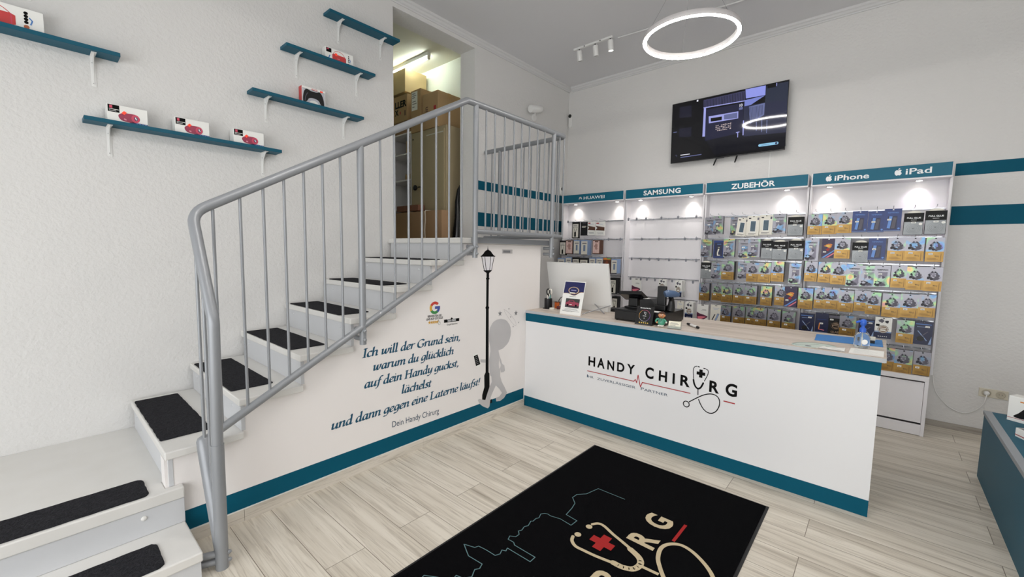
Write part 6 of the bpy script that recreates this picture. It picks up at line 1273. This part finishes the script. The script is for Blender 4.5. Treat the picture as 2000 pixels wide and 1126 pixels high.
for r, z in P:
    for j in range(20): t = 2 * math.pi * j / 20; c, s = math.cos(t), math.sin(t); q = (abs(c) ** 3 + abs(s) ** 3) ** (-1 / 3); vs.append((.93 + r * c * q * .9, 4.46 + r * s * q * .6, .4957 + z))
for i in range(5):
    for j in range(20): fs.append((i * 20 + j, i * 20 + (j + 1) % 20, (i + 1) * 20 + (j + 1) % 20, (i + 1) * 20 + j))
b.add(vs, fs, BLACKM, True); b.add(vs[-20:], [tuple(range(20))], BLACKM); tag(b.build('black_case', loc=(.885, 4.42, .4957)), 'rounded black case behind the white box on the teal table', 'case')

# ------------------------------------------------------------------ floor mat
RUGB = mat('rug_black_pile', '#060608', .95, 0, .05, bump=(420, .8, .004), var=(60, '#0B0B0D', 3)); RUBB = mat('rug_rubber', '#101012', .6)
RUGW = mat('rug_beige_pile', '#CBBB9B', .95, 0, .1, bump=(420, .8, .004)); RUGR = mat('rug_red_pile', '#A82E2E', .95, 0, .1, bump=(420, .8, .004)); RUGT = mat('rug_teal_pile', '#5F7C80', .95, 0, .1)
rg = thing('floor_mat', 'long black floor mat with beige lettering, stethoscope and teal skyline', 'mat', (-1.07, 1.4, 0))
X0, X1, Y0, Y1 = -1.702, -.4375, -.35, 3.014
b = MB(); b.box(X0, X1, Y0, Y1, .0003, .004, RUBB); b.build('rubber_border', rg, bevel=.001)
b = MB(); b.box(X0 + .016, X1 - .016, Y0 + .016, Y1 - .016, .004, .010, RUGB); b.build('pile', rg, bevel=.002)
FR = Frame((0, 0, .0102), (0, 1, 0), (-1, 0, 0)); rc = lambda pts: [(y, -x) for x, y in pts]
b = MB(); b.ribbon(FR, rc(RUG['sky']), .0048, RUGT, .0004); b.build('skyline', rg)
b = MB()
b.ribbon(FR, crm(rc(RUG['earL']), 6), .019, RUGW, .0004, 'all'); b.ribbon(FR, crm(rc(RUG['earR']), 6), .019, RUGW, .0004, 'all')
for k in ('dotL', 'dotR'): (y, x), = rc(RUG[k]); b.disc(FR, y, x, .019, RUGW, .0004)
b.ribbon(FR, crm(rc(RUG['yoke']), 6), .034, RUGW, .0005, 'all'); b.ribbon(FR, rc(RUG['stem']), .019, RUGW, .0004); b.ribbon(FR, crm(rc(RUG['loop']), 6), .022, RUGW, .0005); b.build('stethoscope', rg)
(y, x), = rc(RUG['cross']); k, q = .066, .025; b = MB(); b.poly(FR, [(y - k, x - q), (y - q, x - q), (y - q, x - k), (y + q, x - k), (y + q, x - q), (y + k, x - q), (y + k, x + q), (y + q, x + q), (y + q, x + k), (y - q, x + k), (y - q, x + q), (y - k, x + q)], RUGR, .0006); b.build('red_cross', rg); b = MB(); b.ribbon(FR, rc(RUG['dash']), .017, RUGR, .0005); b.build('red_dash', rg)
for t, p0, p1, tp in LOGO['letters']:
    b = MB(); a = 2.114 + (p0[0] + .9197) * 1.81; wd = (p1[0] - p0[0]) * 1.55
    b.text(FR, t, a, .829, RUGW, width=wd, height=.146, h=.0004, bold=.035); b.build('letter', rg)
